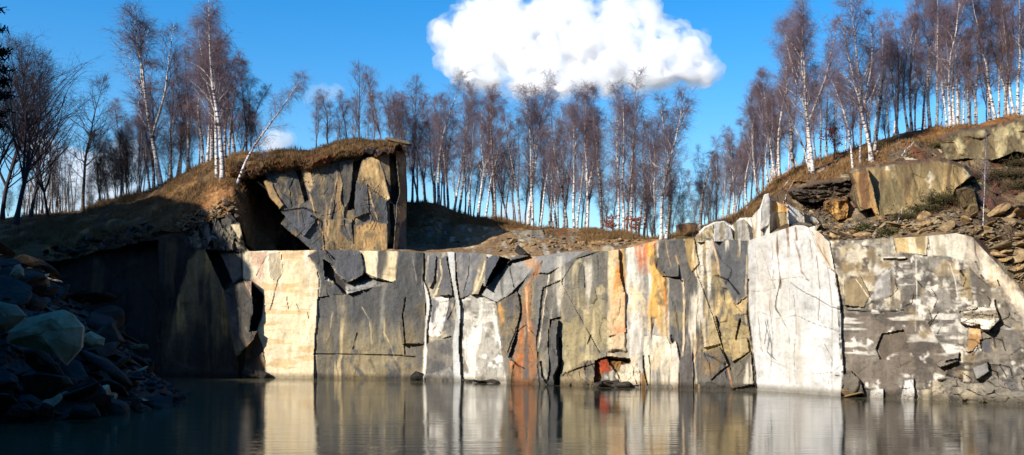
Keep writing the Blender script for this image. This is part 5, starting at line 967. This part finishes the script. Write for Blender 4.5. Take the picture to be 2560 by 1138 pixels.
single('slim', 593, 464, 735, 165, 'white birch leaning far to the right over the left end of the outcrop', ls, width=1.15, name='birch_tree')
single('brown', 898, 366, 898, 158, 'brown bare tree standing alone on top of the outcrop', None, 79, 1.1, name='bare_tree')
for i, x in enumerate((790, 838, 885, 915, 935, 990, 1004)):
    y = 385; single(['grey', 'dark', 'grey', 'slim', 'dark', 'grey', 'dark'][i], x, y, x+TR.uniform(-8, 8), TR.uniform(190, 250), ['small faint', 'second', 'third', 'fourth', 'fifth', 'sixth', 'last'][i]+' of the thin bare trees seen from left to right behind the outcrop turf', None, 95, 1.1, name='bare_tree')
for a in [('grey', 822, 385, 820, 232, 'spreading small birch behind the left part of the outcrop top', 92, 1.6), ('dark', 955, 385, 945, 168, 'round-crowned red-brown tree behind the outcrop top', 90, 1.1), ('grey', 975, 385, 980, 240, 'grey birch behind the right corner of the outcrop', 90, 1.0), ('dark', 870, 385, 868, 225, 'red-brown tree just left of the tree on the outcrop', 92, 1.0), ('pole', 852, 385, 855, 270, 'thin pole-like tree behind the outcrop top', 92, 1.2), ('grey', 1000, 500, 1008, 230, 'grey birch rising behind the right edge of the outcrop', 90, 1.0)]:
    single(a[0], a[1], a[2], a[3], a[4], a[5], None, a[6], a[7])
# thin white sapling on the scree
single('slim', 2458, 562, 2458, 325, 'single thin white sapling growing from the scree on the right hillside', rs, width=0.5, idx=1, name='birch_sapling')
# russet-leaved young beeches
def leafy(foot, h, n, label, name='beech_sapling'):
    rng = np.random.RandomState(int(abs(foot[0])*10)); root = bpy.data.objects.new(name, None); COL.objects.link(root); root.location = foot; tag(root, label, 'sapling')
    a = Acc(); tips = []
    for i in range(16):
        z = h*rng.uniform(.2, .9); az = rng.uniform(0, 6.28); L = h*rng.uniform(.3, .6)
        P = np.array([[0, 0, z], [math.cos(az)*L*.5, math.sin(az)*L*.5, z+L*.15], [math.cos(az)*L, math.sin(az)*L, z+L*.2]]); a.add(tube_rings(P, [.015, .01, .005], 4)); tips.append(P)
    a.add(tube_rings(np.array([[0, 0, -.2], [.05, 0, h*.5], [0, .05, h]]), [.04, .025, .01], 6))
    link('trunk', a.mesh('trunk', M_BROWNBARK), None, root)
    T = np.array(tips); i = rng.randint(0, 16, n); t = rng.rand(n)[:, None]; c = T[i, 0]*(1-t)+T[i, 2]*t+rng.normal(size=(n, 3))*h*.05
    u = unit(rng.normal(size=(n, 3)))*.05; v = unit(rng.normal(size=(n, 3)))*.035
    V = np.stack([c-u-v, c+u-v, c+u+v, c-u+v], 1).reshape(-1, 3); me = raw_mesh('crown', V, np.arange(n*4).reshape(-1, 4)); me.materials.append(M_LEAF); link('crown', me, None, root)
for x, y, D, h, lab in [(1590, 592, 76, 1.7, 'beech sapling with russet leaves under the middle birches'), (1530, 585, 79, 1.5, 'small russet-leaved beech left of its taller neighbour under the middle birches'), (2085, 392, 74, 2.2, 'beech sapling with russet leaves among the birches of the right hillside')]:
    leafy(tuple(float(v) for v in W(x, y, D)), h, 420, lab)
# brambles and dead branches on the right hillside
def bramble(foot, size, label, kind='bramble_bush'):
    rng = np.random.RandomState(int(abs(foot[0]*13+foot[2]*7)) % 9999); root = bpy.data.objects.new(kind, None); COL.objects.link(root); root.location = foot; tag(root, label, 'bush')
    a = Acc(); a.add(tube_rings(np.array([[0, 0, -.3], [0, 0, .05], [.02, 0, .3]])*size, [.03, .025, .01], 5)); m = 130; az = rng.uniform(0, 6.28, m); L = rng.uniform(.5, 1.1, m)*size
    b = rng.normal(size=(m, 3))*np.array([.35, .2, 0])*size; d = unit(np.stack([np.cos(az), np.sin(az)*.6, rng.uniform(.4, 1.4, m)], 1)); P = [b]; cur = b
    for q in range(5): d = unit(d+rng.normal(size=d.shape)*.2+np.array([0, 0, -.35])); cur = cur+d*(L/5)[:, None]; P.append(cur)
    a.add(batch_tubes(np.stack(P, 1), np.tile(np.linspace(.014, .005, 6), (m, 1)), 3)); link('stems', a.mesh('stems', M_BRAMBLE), None, root)
    P = np.stack(P, 1).reshape(-1, 3); n = 700; c = P[rng.randint(0, len(P), n)]+rng.normal(size=(n, 3))*.07; u = unit(rng.normal(size=(n, 3)))*.04; v = unit(rng.normal(size=(n, 3)))*.03
    me = raw_mesh('leaves', np.stack([c-u-v, c+u-v, c+u+v, c-u+v], 1).reshape(-1, 3), np.arange(n*4).reshape(-1, 4)); me.materials.append(M_BRLEAF); link('leaves', me, None, root)
M_BRLEAF = plain('bramble_leaves', (62, 64, 34), var=0.6)
for x, y, s, lab in [(2390, 490, 1.1, 'bramble bush at the upper end of the dark strip below the tan rock face'), (2350, 505, 1.1, 'bramble bush second from the upper end of the dark strip'), (2310, 525, 1.0, 'bramble bush halfway down the dark strip'), (2270, 550, .9, 'bramble bush at the lower end of the dark strip'), (2350, 370, .9, 'dark bush between the shale layers and the pale olive slab'),
                     (2520, 430, 1.4, 'wide green bramble bush near the right edge above the scree'), (2450, 440, 1.2, 'bramble bush left of the wide green one above the scree'), (2556, 460, 1.3, 'bramble bush cut by the right edge'), (2222, 585, .7, 'low bramble directly above the right end of the cliff'), (2550, 400, 1.0, 'reddish bramble high at the right edge'), (2160, 575, .6, 'low bramble on the loose slope left of the scree')]:
    p = rs.ground_at(x, y); bramble((float(p[0]), float(p[1])-.2, float(p[2])), s, lab)
def deadwood(px0, py0, px1, py1, label, patch=rs, r=.035):
    a = patch.ground_at(px0, py0)+np.array([0, -.3, .12]); b = patch.ground_at(px1, py1)+np.array([0, -.3, .2]); t = np.linspace(0, 1, 7)[:, None]
    P = a*(1-t)+b*t+np.random.RandomState(int(px0)).normal(size=(7, 3))*.04; A = Acc(); A.add(tube_rings(P, np.linspace(r, r*.4, 7), 6))
    L = np.linalg.norm(b-a)
    for k in (2, 3, 5):
        d = unit((b-a)+np.array([.3, -.5, .8])*L*(.5 if k % 2 else -.4)); A.add(tube_rings(np.array([P[k], P[k]+d*L*.12, P[k]+d*L*.25]), [r*.5, r*.35, r*.2], 4))
    o = link('fallen_branch', A.mesh('fallen_branch', M_BIRCH), None); tag(o, label, 'branch')
for a in [(2046, 520, 2082, 462, 'pale fallen branch lying across the shale layers'), (2236, 574, 2248, 546, 'short bleached branch sticking up above the right end of the cliff'), (1955, 510, 1972, 478, 'forked dead branch standing behind the white pillars'), (2040, 440, 2062, 424, 'small fallen branch on the turf below the birches'), (2250, 396, 2280, 376, 'fallen stem on the turf left of the olive slab'),
          (2285, 330, 2310, 296, 'fallen trunk propped against the birches at the ridge'), (1940, 480, 1964, 466, 'pale stick lying above the orange pillar top'), (2180, 380, 2200, 392, 'bent root at the foot of the double birch')]:
    deadwood(*a)
# conifer whose tips reach in at the left edge
def conifer(foot, H, label):
    rng = np.random.RandomState(8); root = bpy.data.objects.new('pine_tree', None); COL.objects.link(root); root.location = foot; tag(root, label, 'tree')
    a = Acc(); P = np.array([[0, 0, -.5], [.05, 0, H*.5], [0, 0, H]]); a.add(tube_rings(P, [.25, .16, .02], 8)); nd = []
    for i in range(56):
        z = H*rng.uniform(.56, .99); L = (H-z)*.10+.45; az = rng.uniform(0, 6.28); d = np.array([math.cos(az), math.sin(az), 0])
        Q = np.array([[0, 0, z], d*L*.5+[0, 0, z-.02*L], d*L+[0, 0, z+.1*L]]); a.add(tube_rings(Q, [.035, .02, .008], 4))
        n = int(120*L); t = rng.uniform(.15, 1, n)[:, None]; nd.append(Q[0]*(1-t)+Q[2]*t+rng.normal(size=(n, 3))*np.array([.16, .16, .08])*(.4+L*.3))
    link('trunk', a.mesh('trunk', M_BROWNBARK), None, root)
    c = np.concatenate(nd); n = len(c); u = unit(rng.normal(size=(n, 3))+[0, 0, .4])*.13; v = unit(rng.normal(size=(n, 3)))*.02
    me = raw_mesh('crown', np.stack([c-u-v, c+u-v, c+u+v, c-u+v], 1).reshape(-1, 3), np.arange(n*4).reshape(-1, 4)); me.materials.append(M_NEEDLE); link('crown', me, None, root)
conifer(tuple(float(v) for v in W(-50, 900, 34)), 12.9, 'dark green conifer whose branch tips reach in at the left edge')
# ------------------------------------------------------------------ dry grass tufts on the slopes
def grass(patch, n, mask, mat, seed, label, hgt=.28):
    rng = np.random.RandomState(seed); P = patch.P.reshape(-1, 3); ok = np.flatnonzero((mask & (fbm(patch.X*.7, patch.Y*.7, seed+5, 3) > -.12)).reshape(-1)); c = P[rng.choice(ok, n//7)]
    c = np.repeat(c, 7, 0)[:n]+rng.normal(size=(n//7*7, 3))*np.array([.12, .12, .0]); n = len(c)
    h = hgt*(rng.uniform(.4, 1.4, n)*(.55+1.5*np.clip(fbm(c[:, 0]*1.1, c[:, 1]*1.1, seed+8, 3)+.2, 0, 1)))[:, None]; d = unit(np.stack([rng.normal(size=n)*.6, rng.normal(size=n)*.6-.1, np.ones(n)], 1)); w = unit(np.stack([rng.normal(size=n), rng.normal(size=n), 0*h[:, 0]], 1))*.014
    tip = c+d*h+np.array([0, 0, -.0]); V = np.stack([c-w, c+w, tip+w*.3, tip-w*.3], 1).reshape(-1, 3)
    o = link('dry_grass', raw_mesh('dry_grass', V, np.arange(n*4).reshape(-1, 4)), mat); tag(o, label, 'grass', kind='stuff')
grass(ls, 42000, (ls.PX > 0) & (ls.D < 88), M_GRASS, 1, 'dry brown grass on the left slope')
grass(ms, 26000, (ms.PX > 1000) & (ms.D > 68) & (ms.D < 92) & ((ms.PY < 570) | (ms.PX > 1450)), M_GRASS, 2, 'dry brown grass on the ridge behind the cliff top')
grass(rs, 30000, (rs.D > 68) & (rs.D < 78), M_GRASS, 3, 'dry brown grass on top of the right hillside')
grass(tf, 26000, (tf.D > 75.9) & (tf.D < 84), M_GRASS, 4, 'dry brown grass on the turf of the outcrop', .3)

# ------------------------------------------------------------------ ground, water, land out of frame
gx = np.concatenate([np.linspace(-3000, -130, 14), np.linspace(-120, 120, 61), np.linspace(130, 3000, 14)]); gy = np.concatenate([np.linspace(-3000, -130, 12), np.linspace(-120, 160, 71), np.linspace(180, 4000, 16)])
GX, GY = np.meshgrid(gx, gy)
inside = sstep(-4, -9, GY)*1.0
land = np.maximum.reduce([sstep(-2, -10, GY), sstep(84, 100, GY), sstep(44, 60, np.abs(GX+2))])
GZ = -3+land*7.5+np.where(land > .5, fbm(GX*.05, GY*.05, 5, 3)*1.5, 0)
nr, nc = GX.shape; idx = np.arange(nr*nc).reshape(nr, nc); q = np.stack([idx[:-1, :-1], idx[:-1, 1:], idx[1:, 1:], idx[1:, :-1]], -1).reshape(-1, 4)
m_, nt, b, out = newmat('rough_ground'); tcn = N(nt, 'ShaderNodeNewGeometry'); nn = N(nt, 'ShaderNodeTexNoise', Scale=.4, Detail=8.0); nt.links.new(tcn.outputs['Position'], nn.inputs['Vector'])
nt.links.new(ramp(nt, nn.outputs[0], [(.35, (.035, .028, .018)), (.65, (.12, .085, .045))]), b.inputs['Base Color']); b.inputs['Roughness'].default_value = .95
o = link('ground', raw_mesh('ground', np.stack([GX, GY, GZ], -1).reshape(-1, 3), q, True), m_); tag(o, kind='structure')
# unseen quarry side added left of the picture to shade the left of the pit
def ridge(name, line, heights, width, mat, seed):
    P = np.array(line, float); n = 90; t = np.linspace(0, len(P)-1, n); cxy = np.stack([np.interp(t, range(len(P)), P[:, 0]), np.interp(t, range(len(P)), P[:, 1])], 1); hh = np.interp(t, range(len(P)), heights)
    T = np.gradient(cxy, axis=0); T /= np.linalg.norm(T, axis=1)[:, None]; Nn = np.stack([T[:, 1], -T[:, 0]], 1)
    s = np.array([-3.2, -2.2, -1.4, -.9, -.5, -.2, 0, .3, .55, .68, .75, .82, 1.0]); prof = np.array([-.3, .3, .7, .9, .97, 1, 1, .98, .9, .6, .3, .05, -.2])
    V = np.zeros((n, len(s), 3)); V[..., :2] = cxy[:, None]+Nn[:, None]*(s*width)[None, :, None]; V[..., 2] = hh[:, None]*prof
    V[..., 0] += 1.2*fbm(V[..., 1]*.3, V[..., 2]*.3, seed, 4); V[..., 2] += (.8*fbm(V[..., 0]*.2, V[..., 1]*.2, seed+2, 4))*(prof > .5)
    idx = np.arange(n*len(s)).reshape(n, len(s)); q = np.stack([idx[:-1, :-1], idx[:-1, 1:], idx[1:, 1:], idx[1:, :-1]], -1).reshape(-1, 4)
    o = link(name, raw_mesh(name, V.reshape(-1, 3), q, False, np.tile(alb((70, 62, 46)), (n*len(s), 1))), mat); tag(o, kind='structure'); return V
SHADE_RIDGE = ridge('hillside', RLINE, RHGT, 7.0, M_TURF, 12)
ridge('hillside', [(75, 100), (68, 60), (60, 30), (58, 5), (48, -14), (20, -24), (-8, -26), (-40, -30)], [16, 26, 34, 38, 40, 40, 40, 40], 9.0, M_TURF, 15)   # unseen near rim of the pit, added behind the viewpoint to cut sky fill
for i, (x, y, z, h, k) in enumerate(RTREES):
    plant(k, (x, y, z), h, (0, 0), 1.0, 'bare tree on the quarry edge out to the left', 'trees on the quarry edge out to the left')
wm, nt, b, out = newmat('pond_water')
g = N(nt, 'ShaderNodeNewGeometry'); mp = N(nt, 'ShaderNodeMapping'); mp.inputs['Scale'].default_value = (0.55, 2.2, 1); nt.links.new(g.outputs['Position'], mp.inputs[0])
n1 = N(nt, 'ShaderNodeTexNoise', Scale=1.1, Detail=4.0, Roughness=.55); nt.links.new(mp.outputs[0], n1.inputs['Vector'])
mp2 = N(nt, 'ShaderNodeMapping'); mp2.inputs['Scale'].default_value = (.05, .12, 1); nt.links.new(g.outputs['Position'], mp2.inputs[0])
n2 = N(nt, 'ShaderNodeTexNoise', Scale=1.0, Detail=3.0); nt.links.new(mp2.outputs[0], n2.inputs['Vector'])
amp = ramp(nt, n2.outputs[0], [(.4, (.25, .25, .25)), (.62, (1, 1, 1))])
bp = N(nt, 'ShaderNodeBump', Strength=WAVE, Distance=.06); nt.links.new(math_node(nt, 'MULTIPLY', n1.outputs[0], amp), bp.inputs['Height']); nt.links.new(bp.outputs[0], b.inputs['Normal'])
b.inputs['Base Color'].default_value = (.1, .09, .05, 1); b.inputs['Roughness'].default_value = .06; b.inputs['IOR'].default_value = 1.333
o = link('water', raw_mesh('water', [(-55, -8, 0), (55, -8, 0), (55, 88, 0), (-55, 88, 0)], [(0, 1, 2, 3)]), wm); tag(o, kind='structure')

# ------------------------------------------------------------------ clouds: solid sunlit heart inside thinning veils of vapour
def vol(name, dens, uneven=False):
    m = bpy.data.materials.new(name); m.use_nodes = True; nt = m.node_tree; nt.nodes.clear(); out = nt.nodes.new('ShaderNodeOutputMaterial'); v = nt.nodes.new('ShaderNodeVolumePrincipled')
    v.inputs['Color'].default_value = (1, 1, 1, 1); v.inputs['Density'].default_value = dens; v.inputs['Anisotropy'].default_value = 0.2; nt.links.new(v.outputs[0], out.inputs[1])
    if uneven:
        g = N(nt, 'ShaderNodeNewGeometry'); n = N(nt, 'ShaderNodeTexNoise', Scale=.045, Detail=7.0, Roughness=.62); nt.links.new(g.outputs['Position'], n.inputs['Vector'])
        nt.links.new(math_node(nt, 'MULTIPLY', ramp(nt, n.outputs[0], [(.42, (0, 0, 0)), (.62, (1, 1, 1))]), dens*1.6), v.inputs['Density'])
    return m
cm = bpy.data.materials.new('cloud_heart'); cm.use_nodes = True; nt = cm.node_tree; nt.nodes.clear(); out = nt.nodes.new('ShaderNodeOutputMaterial'); d = nt.nodes.new('ShaderNodeBsdfDiffuse'); d.inputs[0].default_value = (.95, .95, .97, 1)
tl = nt.nodes.new('ShaderNodeBsdfTranslucent'); tl.inputs[0].default_value = (.95, .95, .98, 1); mx = nt.nodes.new('ShaderNodeMixShader'); mx.inputs[0].default_value = .5; nt.links.new(d.outputs[0], mx.inputs[1]); nt.links.new(tl.outputs[0], mx.inputs[2]); nt.links.new(mx.outputs[0], out.inputs[0])
tex = bpy.data.textures.new('billow', 'CLOUDS'); tex.noise_scale = 34; tex.noise_depth = 6
tex2 = bpy.data.textures.new('puffs', 'CLOUDS'); tex2.noise_scale = 9; tex2.noise_depth = 4
def cloud(name, balls, D, label, core=True, dens=.02, vox=2.0, parent=None, depth=1.0, shells=((5.0, 1.0), (13.0, .45))):
    """balls: (px, py, radius in survey pixels)"""
    import bmesh
    def blob(grow, nm, mat, disp):
        bm = bmesh.new()
        many = []
        for i, (x, y, r) in enumerate(balls):
            q = random.Random(i+int(x)); many.append((x, y, r))
            if core:
                for _ in range(6):
                    a_ = q.uniform(0, 6.28); k_ = q.uniform(.7, 1.0); many.append((x+math.cos(a_)*r*k_, y+math.sin(a_)*r*k_*(1 if math.sin(a_) < 0 else .6), r*q.uniform(.25, .5)))
        for i, (x, y, r) in enumerate(many):
            Di = D+((235-y)/F*D*1.1 if core else 0); c = W(x, y, Di); rr = r/F*Di*(.86 if core else 1)
            rng = random.Random(int(x*3+y)); c = c+np.array([0, rng.uniform(-.5, .5)*rr*depth, 0])
            r_ = bmesh.ops.create_icosphere(bm, subdivisions=2, radius=rr+grow)
            bmesh.ops.translate(bm, verts=r_['verts'], vec=c)
        me = bpy.data.meshes.new(nm); bm.to_mesh(me); bm.free(); o = link(nm, me, mat, parent)
        rm = o.modifiers.new('r', 'REMESH'); rm.mode = 'VOXEL'; rm.voxel_size = vox; rm.use_smooth_shade = True
        dm = o.modifiers.new('d', 'DISPLACE'); dm.texture = tex; dm.texture_coords = 'GLOBAL'; dm.strength = disp; dm.mid_level = .5
        d2 = o.modifiers.new('e', 'DISPLACE'); d2.texture = tex2; d2.texture_coords = 'GLOBAL'; d2.strength = 8 if mat is not cm else 4; d2.mid_level = .5
        if mat is cm: sm = o.modifiers.new('s', 'SMOOTH'); sm.iterations = 70; sm.factor = .9
        return o
    ob = None
    if core: ob = blob(-9, name, cm, 5)
    for g_, k in shells:
        s = blob(g_, 'cloud_veil' if ob else name, vol('vapour', dens*k, core), 26)
        if ob is None: ob = s
        else: s.parent = ob
    tag(ob, label, 'cloud'); return ob
CB = []
rg = random.Random(4)
outl = [(1130, 110, 26), (1115, 80, 16), (1190, 60, 40), (1200, 20, 22), (1160, 150, 45), (1240, 50, 45), (1290, 40, 40), (1340, 35, 34), (1390, 60, 50), (1440, 40, 42), (1500, 45, 40), (1550, 35, 34), (1590, 60, 45), (1640, 100, 40), (1600, 30, 26), (1690, 110, 34), (1720, 140, 36), (1740, 165, 26), (1765, 185, 14), (1690, 170, 34), (1640, 160, 50),
        (1200, 120, 60), (1280, 110, 70), (1370, 120, 75), (1460, 120, 75), (1550, 130, 70), (1220, 180, 36), (1300, 190, 36), (1380, 200, 34), (1450, 200, 32), (1520, 195, 32), (1600, 185, 32), (1150, 170, 24), (1180, 195, 16), (1330, 215, 22), (1410, 220, 18), (1660, 190, 22), (1720, 185, 16)]
cloud('cloud', outl, 1200, 'big white cumulus cloud in the blue sky above the middle birches', dens=.075)
cloud('cloud', [(790, 225, 26), (820, 240, 22), (770, 240, 18), (845, 230, 14)], 1200, 'faint little cloud behind the small birch on the outcrop', core=False, dens=.016, shells=((0, 1.0),))
cloud('cloud', [(690, 358, 22), (712, 350, 16), (672, 362, 16)], 1200, 'small bright cloud low behind the leaning birch', core=False, dens=.05, shells=((0, 1.0), (4, .3)))
cloud('cloud', [(100, 380, 50), (160, 420, 60), (240, 440, 70), (330, 400, 55), (200, 500, 70), (320, 480, 60), (80, 340, 30), (260, 520, 50), (120, 500, 60)], 1500, 'pale low cloud bank behind the trees on the left', core=False, dens=.02, vox=4, shells=((0, 1.0),))
cloud('cloud', [(1270, 530, 26), (1290, 515, 22), (1300, 545, 24), (1250, 545, 20)], 1500, 'small white cloud low between the middle birch trunks', core=False, dens=.03, vox=4, shells=((0, 1.0),))
cloud('cloud', [(1762, 80, 14), (1770, 100, 10)], 1200, 'tiny wisp of cloud right of the big one', core=False, dens=.008, shells=((0, 1.0),))

cloud('cloud', [(1108, 128, 12), (1098, 110, 8), (1120, 148, 14), (1104, 150, 9)], 1250, 'torn scrap of cloud at the left edge of the big one', core=False, dens=.02, shells=((0, 1.0), (5, .4)))
cloud('cloud', [(1560, 6, 12), (1585, 2, 10), (1610, 14, 9), (1660, 60, 12), (1676, 72, 8)], 1250, 'torn scrap of cloud above the right part of the big one', core=False, dens=.014, shells=((0, 1.0), (5, .4)))
cloud('cloud', [(1775, 190, 10), (1790, 192, 7), (1760, 198, 9), (1740, 205, 8)], 1250, 'thin scrap of cloud trailing off the right end of the big one', core=False, dens=.014, shells=((0, 1.0), (5, .4)))
# ------------------------------------------------------------------ light, sky, camera
w = bpy.data.worlds.new('World'); SC.world = w; w.use_nodes = True; nt = w.node_tree
bg = nt.nodes['Background']; sky = nt.nodes.new('ShaderNodeTexSky'); sky.sky_type = 'NISHITA'; sky.sun_disc = False
sky.sun_elevation = math.radians(SUN_EL); sky.sun_rotation = math.atan2(SUN[0], SUN[1]); sky.air_density = 1.0; sky.dust_density = 0.7; sky.ozone_density = 3.0
hs = nt.nodes.new('ShaderNodeHueSaturation'); hs.inputs['Saturation'].default_value = SKYSAT; hs.inputs['Hue'].default_value = SKYHUE; nt.links.new(sky.outputs[0], hs.inputs['Color']); nt.links.new(hs.outputs[0], bg.inputs[0]); bg.inputs[1].default_value = SKYSTR
L = bpy.data.lights.new('sun', 'SUN'); L.energy = 5.0; L.angle = math.radians(.5); L.color = (1, .95, .87); lo = bpy.data.objects.new('sun', L); COL.objects.link(lo)
lo.rotation_euler = Vector(SUN).to_track_quat('Z', 'Y').to_euler()
cam = bpy.data.cameras.new('camera'); cam.sensor_width = 36; cam.lens = F/2560*36; cam.shift_y = (HY-569)/2560; cam.clip_end = 9000; co = bpy.data.objects.new('camera', cam); COL.objects.link(co)
co.location = (0, 0, CAMZ); co.rotation_euler = (math.radians(90), 0, 0); SC.camera = co
SC.view_settings.view_transform = 'Standard'; SC.view_settings.look = 'None'; SC.view_settings.exposure = EXPO; SC.view_settings.gamma = 1
SC.cycles.max_bounces = 14; SC.cycles.diffuse_bounces = 3; SC.cycles.volume_bounces = 12; SC.cycles.volume_step_rate = .2; SC.cycles.volume_max_steps = 256; SC.cycles.transparent_max_bounces = 8
